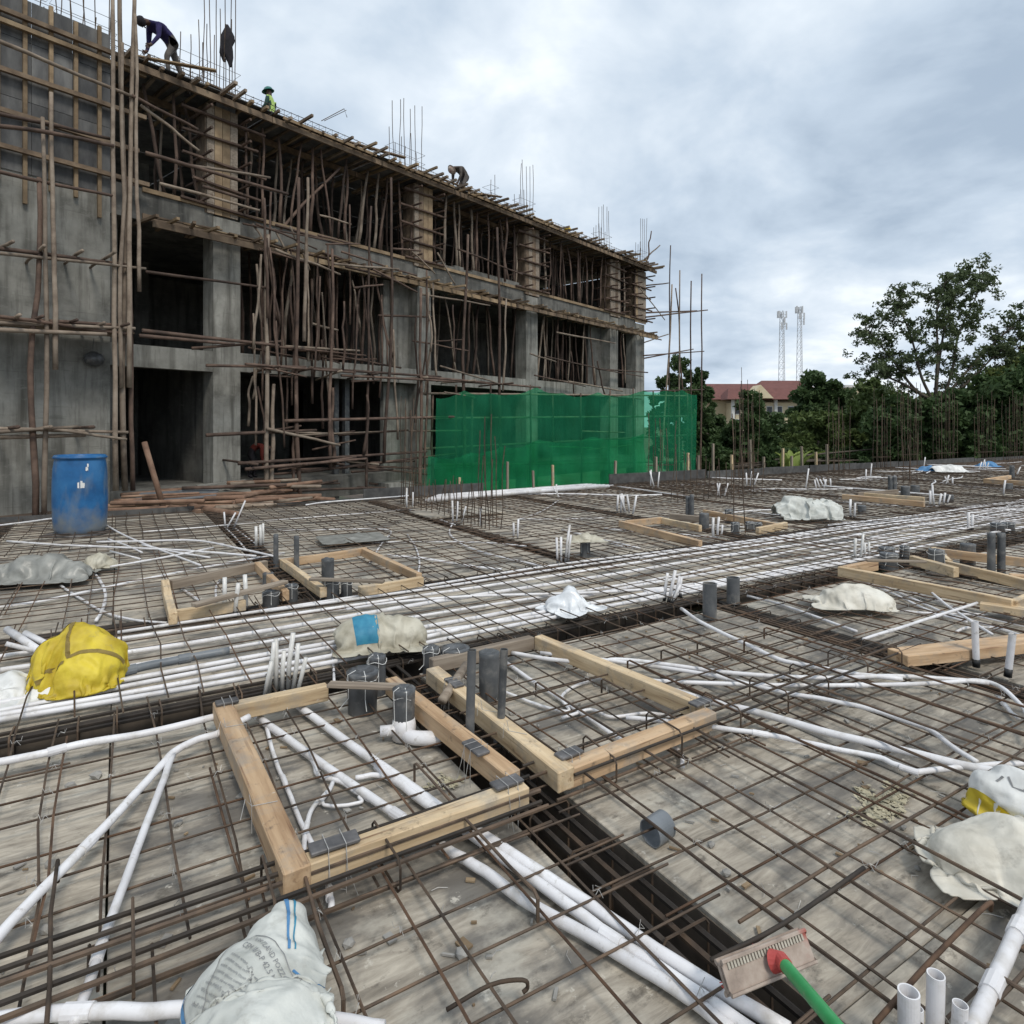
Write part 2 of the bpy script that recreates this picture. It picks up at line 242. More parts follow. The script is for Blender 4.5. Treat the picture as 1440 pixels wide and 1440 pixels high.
# ------------------------------------------------------------------ mesh helpers
class MB:
    def __init__(s): s.v = []; s.f = []; s.m = []
    def tube(s, pts, r, n=6, cap=True, mi=0, closed=False):
        pts = [Vector(p) for p in pts]; k = len(pts)
        rs = r if isinstance(r, (list, tuple)) else [r]*k
        base = len(s.v); up = None
        for i, p in enumerate(pts):
            if closed: t = pts[(i+1) % k]-pts[i-1]
            else: t = pts[min(i+1, k-1)]-pts[max(i-1, 0)]
            t = t.normalized() if t.length > 1e-9 else Vector((0, 0, 1))
            if up is None:
                a = Vector((0, 0, 1)) if abs(t.z) < .9 else Vector((1, 0, 0)); up = (a-t*a.dot(t)).normalized()
            else:
                q = up-t*up.dot(t); up = q.normalized() if q.length > 1e-6 else up
            b = t.cross(up)
            for j in range(n):
                a = 2*math.pi*j/n; s.v.append(p+(up*math.cos(a)+b*math.sin(a))*rs[i])
        for i in range(k if closed else k-1):
            for j in range(n):
                a = base+i*n+j; b = base+i*n+(j+1) % n; i2 = (i+1) % k; c = base+i2*n+(j+1) % n; d = base+i2*n+j
                s.f.append((a, b, c, d)); s.m.append(mi)
        if cap and not closed:
            s.f.append(tuple(base+j for j in range(n))[::-1]); s.m.append(mi)
            s.f.append(tuple(base+(k-1)*n+j for j in range(n))); s.m.append(mi)
        return s
    def box(s, c, ax, ay, az, mi=0):                       # centre and three half-axis vectors
        c, ax, ay, az = Vector(c), Vector(ax), Vector(ay), Vector(az); b = len(s.v)
        for sz in (-1, 1):
            for sx, sy in ((-1, -1), (1, -1), (1, 1), (-1, 1)): s.v.append(c+ax*sx+ay*sy+az*sz)
        for q in ((3, 2, 1, 0), (4, 5, 6, 7), (0, 1, 5, 4), (1, 2, 6, 5), (2, 3, 7, 6), (3, 0, 4, 7)): s.f.append(tuple(b+i for i in q)); s.m.append(mi)
        return s
    def ring_tube(s, p, axis, ro, ri, h, n=20, mi=0):       # open pipe with wall thickness
        axis = Vector(axis).normalized(); a = Vector((0, 0, 1)) if abs(axis.z) < .9 else Vector((1, 0, 0)); x = (a-axis*a.dot(axis)).normalized(); y = axis.cross(x); b = len(s.v); p = Vector(p)
        for (r, t) in ((ro, 0), (ro, h), (ri, h), (ri, 0)):
            for j in range(n): q = 2*math.pi*j/n; s.v.append(p+axis*t+(x*math.cos(q)+y*math.sin(q))*r)
        for k in range(4):
            for j in range(n): s.f.append((b+k*n+j, b+k*n+(j+1) % n, b+((k+1) % 4)*n+(j+1) % n, b+((k+1) % 4)*n+j)); s.m.append(mi)
        return s
    def lathe(s, prof, n=24, mi=0, c=(0, 0, 0)):
        b = len(s.v); c = Vector(c)
        for r, z in prof:
            for j in range(n): q = 2*math.pi*j/n; s.v.append(c+Vector((r*math.cos(q), r*math.sin(q), z)))
        for i in range(len(prof)-1):
            for j in range(n): s.f.append((b+i*n+j, b+i*n+(j+1) % n, b+(i+1)*n+(j+1) % n, b+(i+1)*n+j)); s.m.append(mi)
        s.f.append(tuple(b+j for j in range(n))[::-1]); s.m.append(mi); k = b+(len(prof)-1)*n; s.f.append(tuple(k+j for j in range(n))); s.m.append(mi)
        return s
    def mesh(s, name, mats, smooth=False):
        me = bpy.data.meshes.new(name); me.from_pydata([tuple(v) for v in s.v], [], s.f)
        for m in (mats if isinstance(mats, (list, tuple)) else [mats]): me.materials.append(M[m] if isinstance(m, str) else m)
        if any(s.m): me.polygons.foreach_set('material_index', s.m)
        if smooth: me.polygons.foreach_set('use_smooth', [True]*len(me.polygons))
        me.update(); return me
    def build(s, name, mats, parent=None, smooth=False, loc=None):
        if loc is not None: loc = Vector(loc); s.v = [Vector(v)-loc for v in s.v]
        return link(name, s.mesh(name, mats, smooth), parent, loc)
def link(name, data, parent=None, loc=None):
    o = bpy.data.objects.new(name, data); COL.objects.link(o)
    if parent is not None: o.parent = parent
    if loc is not None: o.location = Vector(loc)-(parent.location if parent is not None else Vector())
    return o
def tag(o, label, cat, group=None):
    o['label'] = label; o['category'] = cat
    if group: o['group'] = group
    return o
def thing(name, label, cat, loc=(0, 0, 0), group=None): return tag(link(name, None, None, loc), label, cat, group)
def part(mb, name, mats, parent, smooth=False, loc=None):  # mesh given in world coordinates, child of an unrotated empty
    lo = Vector(loc) if loc is not None else sum((Vector(v) for v in mb.v), Vector())/len(mb.v)
    return mb.build(name, mats, parent, smooth, lo)
def single(mb, name, mats, label, cat, group=None, smooth=False):
    c = sum((Vector(v) for v in mb.v), Vector())/len(mb.v); c.z = min(v.z for v in mb.v)
    return tag(mb.build(name, mats, None, smooth, c), label, cat, group)
def spline(pts, seg=6):
    pts = [Vector(p) for p in pts]
    if len(pts) < 3: return pts
    q = [pts[0]*2-pts[1]]+pts+[pts[-1]*2-pts[-2]]; o = []
    for i in range(1, len(q)-2):
        p0, p1, p2, p3 = q[i-1:i+3]
        for k in range(seg):
            t = k/seg; o.append(.5*((2*p1)+(p2-p0)*t+(2*p0-5*p1+4*p2-p3)*t*t+(3*p1-p0-3*p2+p3)*t**3))
    return o+[pts[-1]]
def wob(p, q, n=5, a=.01, za=0.0):
    p, q = Vector(p), Vector(q); o = []; ph = R.random()*50
    for i in range(n+1):
        t = i/n; w = math.sin(math.pi*t)*1.0
        c = p.lerp(q, t); o.append(c+Vector((noise.noise((ph, t*2.3, 0)), noise.noise((ph, t*2.3, 9)), za*noise.noise((ph, t*3, 5))))*a*2*(w+.2))
    return o
def rbeam(name, a, b, w, h, mat, parent=None, up=(0, 0, 1), bev=.004, jag=0.004):
    """sawn timber from a to b (centre line), bevelled, slightly uneven; local X along its length"""
    a, b = Vector(a), Vector(b); x = (b-a); ln = x.length; x.normalize(); up = Vector(up); y = up.cross(x).normalized(); z = x.cross(y)
    bm = bmesh.new(); bmesh.ops.create_cube(bm, size=1)
    for v in bm.verts: v.co = Vector((v.co.x*ln, v.co.y*w, v.co.z*h))
    if jag: bmesh.ops.subdivide_edges(bm, edges=[e for e in bm.edges if abs((e.verts[0].co-e.verts[1].co).x) > ln*.9], cuts=3)
    ph = R.random()*90
    for v in bm.verts: v.co += Vector((0, noise.noise((v.co.x*2+ph, v.co.y*9, 1)), noise.noise((v.co.x*2+ph, v.co.y*9, 7))))*jag
    if bev: bmesh.ops.bevel(bm, geom=[e for e in bm.edges], offset=bev, segments=1, affect='EDGES')
    me = bpy.data.meshes.new(name); bm.to_mesh(me); bm.free(); me.materials.append(M[mat])
    o = bpy.data.objects.new(name, me); COL.objects.link(o)
    mw = Matrix((x, y, z)).transposed().to_4x4(); mw.translation = (a+b)/2-(parent.location if parent is not None else Vector())
    o.matrix_world = mw
    if parent is not None: o.parent = parent; o.matrix_parent_inverse = Matrix(); o.matrix_basis = mw
    return o
def pole(a, b, r=.04, bend=.06, n=7, sides=7, taper=.75):
    a, b = Vector(a), Vector(b); ph = R.random()*99; pts = []; rs = []
    for i in range(n+1):
        t = i/n; w = math.sin(math.pi*t)
        o = Vector((noise.noise((ph, t*1.8, 3)), noise.noise((ph, t*1.8, 8)), 0))*bend*1.6*w
        o += Vector((noise.noise((ph, t*7, 33)), noise.noise((ph, t*7, 48)), 0))*bend*.3*w
        pts.append(a.lerp(b, t)+o); rs.append(r*(1-(1-taper)*t)*(1+.10*noise.noise((ph, t*8, 60))))
    return MB().tube(pts, rs, sides)
# ------------------------------------------------------------------ ground
def ground():
    n = 120; mb = MB(); xs = [-300+600*(i/n) for i in range(n+1)]
    def warp(t): return math.copysign(abs(t)**2.2, t)
    g = [warp(-1+2*i/n)*600 for i in range(n+1)]
    for j in range(n+1):
        for i in range(n+1):
            x, y = g[i], g[j]+25; u, v = UV(Vector((x, y, 0))); s = (Vector((x, y, 0))-FO).dot(FD); d = (Vector((x, y, 0))-FO).dot(FN)
            z = -3.2+.15*noise.noise((x*.2, y*.2, 0))
            k = max(0, min(1, (2.6-s)/2.5))*max(0, min(1, (v-12.6)/.5))*max(0, min(1, (.6-d)/.6))
            z += k*(3.0+.0)+k*.06*noise.noise((x*.8, y*.8, 4))
            z += max(0, min(1, (math.hypot(x, y)-60)/300))*4.0
            mb.v.append(Vector((x, y, z)))
    for j in range(n):
        for i in range(n): a = j*(n+1)+i; mb.f.append((a, a+1, a+n+2, a+n+1)); mb.m.append(0)
    o = mb.build('ground', 'earth', None, True); o['kind'] = 'structure'
    # finer bank of earth between deck and building
    mb = MB(); nu, nv = 50, 16
    for j in range(nv+1):
        for i in range(nu+1):
            u = -8+12.5*i/nu; p0 = U(u, 13.02); s = (p0-FO).dot(FD); p1 = B(max(-12, s)+1.6, .35, 0); p = p0.lerp(p1, j/nv)
            ss = (p-FO).dot(FD); k = max(0, min(1, (1.6-ss)/1.6)); z = -.22-2.2*(1-k)+.05*noise.noise((p.x*1.4, p.y*1.4, 2))+.03*noise.noise((p.x*5, p.y*5, 7))
            mb.v.append(Vector((p.x, p.y, z)))
    for j in range(nv):
        for i in range(nu): a = j*(nu+1)+i; mb.f.append((a, a+1, a+nu+2, a+nu+1)); mb.m.append(0)
    o = mb.build('earth_bank', 'earth', None, True); o['kind'] = 'structure'
ground()

# ------------------------------------------------------------------ deck of formwork sheets with beam trenches
UL = [-7.53, -4.53, -1.53]+[1.47+3.02*i for i in range(14)]; U0, U1 = -9.0, 41.5
VL = [3.92, 5.78]; V0, V1 = -4.5, 12.95; TW = .14; VW = .18; TD = .62
deck = link('deck', None, None, (0, 0, 0)); deck['kind'] = 'structure'
def ubox(u0, u1, v0, v1, z0, z1):
    return MB().box(U((u0+u1)/2, (v0+v1)/2, (z0+z1)/2), U((u1-u0)/2, 0), U(0, (v1-v0)/2), (0, 0, (z1-z0)/2))
DECKROT = Matrix.Rotation(math.atan2(SA, CA), 4, 'Z')
sheetcache = {}
def sheet(u0, u1, v0, v1):
    key = (round(u1-u0, 3), round(v1-v0, 3))
    if key not in sheetcache:
        bm = bmesh.new(); bmesh.ops.create_cube(bm, size=1)
        for v in bm.verts: v.co = Vector((v.co.x*key[0], v.co.y*key[1], v.co.z*.02))
        bmesh.ops.bevel(bm, geom=[e for e in bm.edges if all(v.co.z > 0 for v in e.verts)], offset=.003, segments=1, affect='EDGES')
        me = bpy.data.meshes.new('formwork_sheet'); bm.to_mesh(me); bm.free(); me.materials.append(M['deck']); sheetcache[key] = me
    o = link('formwork_sheet', sheetcache[key], deck)
    t = R.gauss(0, .0012)
    o.matrix_basis = Matrix.Translation(U((u0+u1)/2, (v0+v1)/2, -.010+R.uniform(-.003, .001))) @ DECKROT @ Matrix.Rotation(t, 4, 'X')
ub = [U0]+UL+[U1]
def cell(u0, u1, v0, v1):
    nu = max(1, round((u1-u0)/1.45)); nv = max(1, round((v1-v0)/(2.45 if u0 < 12 else 3.7)))
    for i in range(nu):
        for j in range(nv):
            a, b = u0+(u1-u0)*i/nu, u0+(u1-u0)*(i+1)/nu; c, d = v0+(v1-v0)*j/nv, v0+(v1-v0)*(j+1)/nv
            sheet(a+.004, b-.004, c+.004, d-.004)
for i in range(len(ub)-1):
    a = ub[i]+(TW if i else 0); b = ub[i+1]-(TW if i < len(ub)-2 else 0)
    cell(a, b, V0, VL[0]-VW); cell(a, b, VL[1]+VW, V1)
for i in range(0, len(ub)-1, 2):
    nu = 4; a, b = ub[i], ub[min(i+2, len(ub)-1)]
    for q in range(nu): sheet(a+(b-a)*q/nu+.002, a+(b-a)*(q+1)/nu-.002, VL[0]+VW, VL[1]-VW)
# trench sides and bottoms
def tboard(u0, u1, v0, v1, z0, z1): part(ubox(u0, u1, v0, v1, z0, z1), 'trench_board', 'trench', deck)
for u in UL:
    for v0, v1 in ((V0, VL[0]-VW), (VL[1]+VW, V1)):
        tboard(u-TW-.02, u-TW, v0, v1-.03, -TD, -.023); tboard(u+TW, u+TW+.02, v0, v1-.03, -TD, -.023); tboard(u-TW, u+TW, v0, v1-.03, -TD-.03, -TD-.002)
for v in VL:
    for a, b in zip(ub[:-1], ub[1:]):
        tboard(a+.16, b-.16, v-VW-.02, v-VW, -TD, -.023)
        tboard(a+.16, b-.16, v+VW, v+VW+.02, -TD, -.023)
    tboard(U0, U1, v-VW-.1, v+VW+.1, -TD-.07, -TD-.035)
# upstand boards round the far edge
for (a, b, h) in ((U0, 1.2, .10), (1.25, 4.3, .06), (4.35, 7.2, .26), (7.25, 10.9, .05), (10.95, 14.6, .30), (14.65, 19.5, .26), (19.55, 25, .26), (25.05, 31, .24), (31.05, U1, .2)):
    n = max(1, round((b-a)/2.5))
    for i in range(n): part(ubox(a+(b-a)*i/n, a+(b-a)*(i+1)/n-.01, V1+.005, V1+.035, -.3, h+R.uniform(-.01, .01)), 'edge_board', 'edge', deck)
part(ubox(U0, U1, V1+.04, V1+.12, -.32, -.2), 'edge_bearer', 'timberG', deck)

# ------------------------------------------------------------------ reinforcement
def hookbar(p, q, n=6, a=.012, hook0=0, hook1=0, za=.0):
    w = wob(p, q, n, a, za); d = (Vector(q)-Vector(p)).normalized()
    if hook1: w = w[:-1]+[w[-1]-d*.02, w[-1]+Vector((0, 0, -.012)), w[-1]+Vector((0, 0, -hook1))]
    if hook0: w = [w[0]+Vector((0, 0, -hook0)), w[0]+Vector((0, 0, -.012)), w[0]+d*.02]+w[1:]
    return w
def ties(mat_, pts, parent):
    mb = MB()
    for p in pts:
        for k in range(2):
            a = R.random()*6.28; q = p+Vector((math.cos(a)*.018, math.sin(a)*.018, .004)); t = p+Vector((math.cos(a+2.6)*.016, math.sin(a+2.6)*.016, -.012))
            mb.tube([t, p+Vector((0, 0, .011)), q, q+Vector((R.gauss(0, .008), R.gauss(0, .008), .018))], .0011, 3, False)
    if mb.v: o = part(mb, 'tie_wires', 'wire', parent); o['kind'] = 'stuff'
def mat_thing(label, u0, u1, v0, v1, sp=.2, fine=True, z=.052, skipu=False, group=None, over=.18):
    c = U((u0+u1)/2, (v0+v1)/2, 0); t = thing('rebar_mat', label, 'rebar mat', c, group or 'reinforcing mats laid on the deck')
    nu = int(round((v1-v0)/sp)); nv = int(round((u1-u0)/sp)); far = MB(); cross = []
    rowv = []
    for i in range(nu):
        v = v0+(i+.5)*sp+R.gauss(0, .014); rowv.append(v)
        if any(abs(v-q) < VW for q in VL): continue
        a, b = u0-R.uniform(0, over), u1+R.uniform(0, over); sk = R.gauss(0, .018)
        w = wob(U(a, v-sk, z), U(b, v+sk, z), max(4, int((b-a)/.8)), .016, .5)
        if fine and R.random() < .22: k0 = R.uniform(0, .6); part(MB().tube(wob(U(a, v, z+.002).lerp(U(b, v, z), k0)+U(0, .022), U(a, v, z).lerp(U(b, v, z+.004), k0+.4)+U(0, .026), 4, .012, .5), .0046, 5), 'bar', 'bar', t)
        if fine: part(MB().tube(w, .0046, 5), 'bar', 'bar' if R.random() < .8 else 'barR', t)
        else: far.tube(w, .006, 4, False)
    if far.v: o = part(far, 'long_bars', 'bar', t); o['kind'] = 'stuff'
    far = MB(); colu = []
    zc = z+.011 if v0 != 3.92 else .105
    for i in range(nv):
        u = u0+(i+.5)*sp+R.gauss(0, .016); colu.append(u)
        if v0 != 3.92 and any(abs(u-q) < TW for q in UL): continue
        a, b = v0-R.uniform(0, over), v1+R.uniform(0, over); sk = R.gauss(0, .02)
        w = wob(U(u-sk, a, zc), U(u+sk, b, zc), max(4, int((b-a)/.7)), .018, .5)
        if fine and R.random() < .15: part(MB().tube(wob(U(u+.024, a+R.uniform(0, .8), zc), U(u+.03, b-R.uniform(0, .8), zc), 4, .014, .5), .0046, 5), 'bar', 'barR', t)
        if fine: part(MB().tube(w, .0046, 5), 'bar', 'bar' if R.random() < .75 else 'barR', t)
        else: far.tube(w, .006, 4, False)
    if far.v: o = part(far, 'cross_bars', 'bar', t); o['kind'] = 'stuff'
    if fine:
        pts = [U(u, v, zc) for u in colu for v in rowv if R.random() < .42 and zc < .1]
        pts = [p for p in pts if p.length < 6.5 and p.y > .9]
        ties('wire', pts[:420], t)
    return t
mats = [
 ('brown bar mat under the conduits that fan out beside the cement sack', -2.6, 1.47, -1.3, 2.1, True),
 ('brown bar mat on the bare deck beside the open trench and squeegee', 1.47, 4.5, -1.3, 2.1, True),
 ('brown bar mat running under the loose reddish plank', 4.5, 8.0, -1.3, 2.1, True),
 ('brown bar mat under the timber frame beside the wrapped grey stub pipes', -4.53, 1.47, 2.1, 3.92, True),
 ('brown bar mat beneath three crossing conduits between two open trenches', 1.47, 4.5, 2.1, 3.92, True),
 ('brown bar mat under the beige sack and the thin crossing conduits', 4.5, 10.5, 1.9, 3.92, True),
 ('brown bars over the corridor of white conduits near the yellow sack', -5.5, 4.5, 3.92, 5.78, True),
 ('brown bars over the corridor of white conduits past the white plastic sheet', 4.5, 13.5, 3.92, 5.78, True),
 ('brown bar mat under the loose cut conduits in front of the blue barrel', -6.5, 1.47, 5.78, 9.4, True),
 ('brown bar mat beside the low timber frames with two thin grey pipes', 1.47, 4.5, 5.78, 9.4, True),
 ('brown bar mat around the timber frames with the big pale grey sack behind', 4.5, 10.5, 5.78, 9.4, True),
 ('brown bar mat along the deck edge beside the blue barrel and logs', -7.0, 1.47, 9.4, 12.85, False),
 ('brown bar mat along the deck edge facing the concrete frame building', 1.47, 4.5, 9.4, 12.85, False),
 ('brown bar mat along the deck edge in front of the green net', 4.5, 13.5, 9.4, 12.85, False),
 ('brown bar mat beyond the big pale grey sack along the upstand boards', 10.5, 24, 5.78, 12.85, False),
 ('brown bar mat at the far end of the deck before the trees', 24, 41, 3.0, 12.85, False),
 ('brown bars over the far stretch of the conduit corridor', 13.5, 24, 3.92, 5.78, False),
 ('brown bar mat beyond the timber frames with the wide grey stub pipes', 10.5, 24, 1.0, 3.92, False),
]
for (lab, a, b, c, d, fine) in mats: mat_thing(lab, a, b, c, d, .2, fine)

# top bars with turned-down ends over the shallow band
def topbars(label, name, ulist, v0, v1, h, r=.006, stuff=False, hook=.085):
    t = thing(name, label, 'rebar', U(sum(ulist)/len(ulist), (v0+v1)/2, 0)); far = MB()
    for u in ulist:
        u += R.gauss(0, .015); w = hookbar(U(u+R.gauss(0, .02), v0+R.uniform(-.12, .12), h), U(u+R.gauss(0, .02), v1+R.uniform(-.12, .12), h), 6, .012, hook, hook, .3)
        if stuff: far.tube(w, r, 4, False)
        else: part(MB().tube(w, r, 6), 'bar', R.choice(['bar', 'bar', 'barR']), t)
    if far.v: part(far, 'top_bars', 'bar', t)['kind'] = 'stuff'
    return t
def longbars(t, vlist, u0, u1, h, r, mat='bar', hook=0):
    for v in vlist:
        w = hookbar(U(u0+R.uniform(-.2, .1), v+R.gauss(0, .006), h), U(u1+R.uniform(-.1, .2), v+R.gauss(0, .006), h), max(5, int((u1-u0)/.7)), .010, hook, hook, .3)
        part(MB().tube(w, r, 6), 'bar', mat if R.random() < .8 else 'barR', t)
t = topbars('short bars with turned-down ends laid across the deck beside the squeegee', 'top_bars', [1.66+.33*i for i in range(8)], .55, 2.95, .115)
longbars(t, [.75, 1.25, 2.62, 2.9], 1.55, 4.35, .107, .0055)
t2 = topbars('short bars with turned-down ends under the end of the timber frame with the cement sack', 'top_bars', [-2.0+.62*i for i in range(6)], 1.7, 2.5, .12)
# stirrup on the deck or in a trench
def stirrup(mb, c, ax, w, z0, z1, r=.004, n=4):
    c = Vector(c); a = Vector(ax)*w/2
    pts = [c-a+Vector((0, 0, z0+.02)), c-a+Vector((0, 0, z1-.02)), c-a*.85+Vector((0, 0, z1)), c+a*.85+Vector((0, 0, z1)), c+a+Vector((0, 0, z1-.02)), c+a+Vector((0, 0, z0+.02)), c+a*.85+Vector((0, 0, z0)), c-a*.85+Vector((0, 0, z0))]
    return mb.tube(pts, r, n, True, 0, True)
def cage(label, p0, p1, across, z0, z1, w, tops, bots, sp, fine, group, r=.009, mat='bardark', nst=1):
    """beam cage from p0 to p1 (deck u,v pairs)"""
    p0, p1 = U(*p0), U(*p1); d = (p1-p0); ln = d.length; d.normalize(); ax = U(*across)
    t = thing('beam_cage', label, 'beam cage', (p0+p1)/2, group)
    for zz, cnt in ((z1-.02, tops), (z0+.02, bots)):
        for i in range(cnt):
            o = ax*((i/(max(1, cnt-1))-.5)*(w-.05)); 
            part(MB().tube(wob(p0+o+Vector((0, 0, zz+R.uniform(-.012, .012)))-d*R.uniform(0, .2), p1+o+Vector((0, 0, zz+R.uniform(-.01, .01)))+d*R.uniform(0, .2), max(4, int(ln/.6)), .010, .4), r, 6 if fine else 4), 'bar', mat if R.random() < .7 else 'bar', t)
    n = int(ln/sp); far = MB()
    for i in range(n):
        c = p0+d*((i+.5)*sp+R.gauss(0, .02)); tw = (ax+d*R.gauss(0, .05)).normalized()
        zt = z1+.008+R.uniform(-.004, .012)
        if fine and c.length < 6.5: part(stirrup(MB(), c, tw, w+.01, z0, zt, .0045, 5), 'stirrup', 'bar', t)
        else: stirrup(far, c, tw, w+.01, z0, zt, .005, 3)
    if far.v: o = part(far, 'stirrups', 'bar', t); o['kind'] = 'stuff'
    return t
g1 = 'beam cages set in the trenches'
cage('beam cage along the near side of the conduit corridor, in front of the yellow sack', (-6.5, 3.97), (4.4, 3.99), (0, 1), -.52, .03, .15, 5, 2, .2, True, g1, .011)
cage('beam cage along the near side of the conduit corridor, past the pale beige sack', (4.4, 3.98), (24, 3.98), (0, 1), -.40, .03, .2, 5, 3, .25, False, g1, .011)
cage('beam cage along the building side of the conduit corridor, under the low timber frames', (-6.5, 5.78), (4.4, 5.78), (0, 1), -.40, .03, .2, 5, 3, .2, True, g1, .011)
cage('beam cage along the building side of the conduit corridor, past the upright conduit trio', (4.4, 5.78), (28, 5.78), (0, 1), -.40, .03, .2, 5, 3, .25, False, g1, .011)
labs = {1.47: ('beam cage in the open trench between the two near timber frames and the squeegee', 'beam cage in the trench between the two low timber frames with thin grey pipes'),
        4.49: ('beam cage in the open trench beside the pale beige sack', 'dense beam cage running from the conduit corridor to the tall starter bars')}
for u in UL[2:10]:
    near = labs.get(round(u, 2)); 
    la = near[0] if near else 'beam cage crossing the far deck on the near side of the corridor'
    lb = near[1] if near else 'beam cage crossing the far deck on the building side of the corridor'
    cage(la, (u, -1.5 if u < 3 else .5), (u, 3.8), (1, 0), -.40, .02, .18, 5 if abs(u-4.49) < .1 else 3, 2, .25, near is not None, g1 if near else 'far beam cages', .011)
    cage(lb, (u, 5.9), (u, 12.8), (1, 0), -.40, .02, .18, 4, 3, .2, near is not None, g1 if near else 'far beam cages', .011)
cage('shallow cage of thick ribbed bars lying on the deck beside the cement sack', (-3.2, 2.08), (1.35, 2.10), (0, 1), .03, .135, .26, 5, 2, .38, True, g1, .0085)
cage('shallow cage of bars lying on the deck between the near timber frame and open deck', (1.6, 2.2), (4.4, 2.28), (0, 1), .03, .14, .24, 3, 2, .4, True, g1, .007)
# single bent bars lying about
def loosebar(px, h, label, r=.006, mat='barR'):
    return single(MB().tube(spline([G(x, y, hh if hh is not None else h) for x, y, hh in px], 4), r, 6), 'loose_bar', mat, label, 'rebar', None, True)
loosebar([(628, 1420, .06), (690, 1385, .07), (735, 1378, .09), (742, 1388, .06), (735, 1396, .05)], .06, 'dark bar with a hooked end lying on the mat beside the thick conduits', .0055, 'bar')
loosebar([(1000, 1350, .13), (1100, 1300, .13), (1215, 1220, .13)], .13, 'straight dark bar resting on the top bars ahead of the squeegee', .0065, 'bardark')
loosebar([(1230, 1440, .12), (1310, 1350, .13), (1388, 1272, .13), (1393, 1280, .08)], .12, 'rust red bar with a turned-down end beside the bottom upright conduits', .0065)
loosebar([(295, 1080, .05), (325, 1190, .05), (350, 1265, .05)], .05, 'rust orange bar lying beside the near timber frame', .005)
# ------------------------------------------------------------------ timber frames boxing out the wet areas
def frame(label, beams, z0=.065, h=.088, w=.075, plates=(), wires=(), group='timber box-out frames on the mats'):
    pts = [G(x, y, z0+h) for b in beams for (x, y) in (b[0], b[1])]; c = sum(pts, Vector())/len(pts); c.z = 0
    t = thing('timber_boxout', label, 'box-out', c, group)
    for i, b in enumerate(beams):
        a, q = G(*b[0], z0+h), G(*b[1], z0+h); dz = Vector((0, 0, -h/2-(.0 if i % 2 == 0 else .004))); rbeam('beam', a+dz, q+dz, (b[3] if len(b) > 3 else w)*.80, h-(.004 if i % 2 else 0), b[2], t, bev=.005, jag=.006)
    for (x, y), (x2, y2) in plates:
        a, q = G(x, y, z0+h+.009), G(x2, y2, z0+h+.009); o = rbeam('packer', a.lerp(q, .08), q.lerp(a, .08), .06, .013, 'plate', t, bev=.003, jag=.004)
        mb = MB()
        for k in range(2):
            p = a.lerp(q, .35+.3*k); d = (q-a).normalized(); n = Vector((-d.y, d.x, 0)); ww = .044
            mb.tube([p-n*ww+Vector((0, 0, -.15)), p-n*ww+Vector((0, 0, .012)), p+n*ww+Vector((0, 0, .012)), p+n*ww+Vector((0, 0, -.14))], .0014, 4, False)
            mb.tube([p-n*ww, p-n*(ww+.015)+Vector((0, 0, -.06)), p-n*(ww+.03)+d*R.uniform(-.04, .04)+Vector((0, 0, -.15))], .0012, 4, False)
        part(mb, 'tie_wire', 'wire', t)
    for (x, y), (dx, dy) in wires:
        p = G(x, y, z0+h+.003); mb = MB(); e2 = Vector((dx, dy, 0)).normalized()*.044
        mb.tube([p-e2+Vector((0, 0, -.1)), p-e2, p+e2, p+e2+Vector((0, 0, -.1))], .0016, 4, False)
        mb.tube([p-e2, p-e2*1.5+Vector((0, 0, .03)), p-e2*1.9+Vector((.01, -.02, -.03))], .0013, 4, False); mb.tube([p-e2, p-e2*1.2+Vector((0, 0, .045))], .0013, 4, False)
        part(mb, 'tie_wire', 'wire', t)
    return t
frame('near pale timber frame holding the wrapped stub with the white trap', [((312, 985), (418, 1222), 'timberR', .105), ((405, 1213), (738, 1098), 'timber', .09), ((550, 952), (722, 1085), 'timberR', .09), ((326, 987), (460, 960), 'timber', .085)],
      plates=(((428, 1198), (510, 1172)), ((690, 1108), (735, 1092)), ((655, 1040), (684, 1062)), ((300, 991), (338, 983))), wires=(((332, 1020), (1, .4)), ((372, 1130), (1, .4))))
frame('timber frame around two tall thin grey pipes, beside the open trench', [((608, 938), (797, 1082), 'timber', .10), ((790, 1076), (1000, 996), 'timberR', .09), ((757, 893), (985, 986), 'timber', .085), ((606, 925), (748, 893), 'timberG', .075)],
      plates=(((782, 1066), (818, 1052)), ((972, 992), (998, 982)), ((630, 952), (648, 966))), wires=(((690, 1000), (1, -.4)), ((728, 1030), (1, -.4))))
frame('low timber frame with three film-wrapped conduits, beside the grey sack', [((232, 815), (243, 862), 'timber'), ((240, 815), (375, 787), 'timberG', .07), ((362, 790), (402, 830), 'timberR'), ((245, 857), (345, 842), 'timber', .07)], z0=.06, h=.09)
frame('low timber frame with an orange-brown side and stub pipes at its corner', [((398, 786), (455, 826), 'timber'), ((395, 786), (515, 769), 'timberR', .07), ((512, 771), (590, 806), 'timberR'), ((505, 824), (594, 810), 'timber', .07)], z0=.06, h=.09)
frame('right timber frame enclosing the tapered grey stub on its white trap', [((1180, 796), (1425, 843), 'timber'), ((1425, 843), (1475, 822), 'timber', .07), ((1188, 796), (1232, 788), 'timberR', .07), ((1320, 785), (1452, 816), 'timber', .075)], z0=.06, h=.10)
frame('right timber frame around the pair of tall square-cut grey pipes', [((1282, 781), (1345, 798), 'timber', .075), ((1315, 770), (1450, 785), 'timberR', .075), ((1312, 769), (1336, 787), 'timber', .07), ((1420, 806), (1475, 810), 'timberR', .09)], z0=.06, h=.10)
frame('far timber frame beside two thin grey pipes and the wrapped stub row', [((872, 732), (985, 760), 'timberR', .075), ((930, 727), (985, 738), 'timber', .075), ((880, 732), (930, 727), 'timberR', .07)], z0=.05, h=.10)
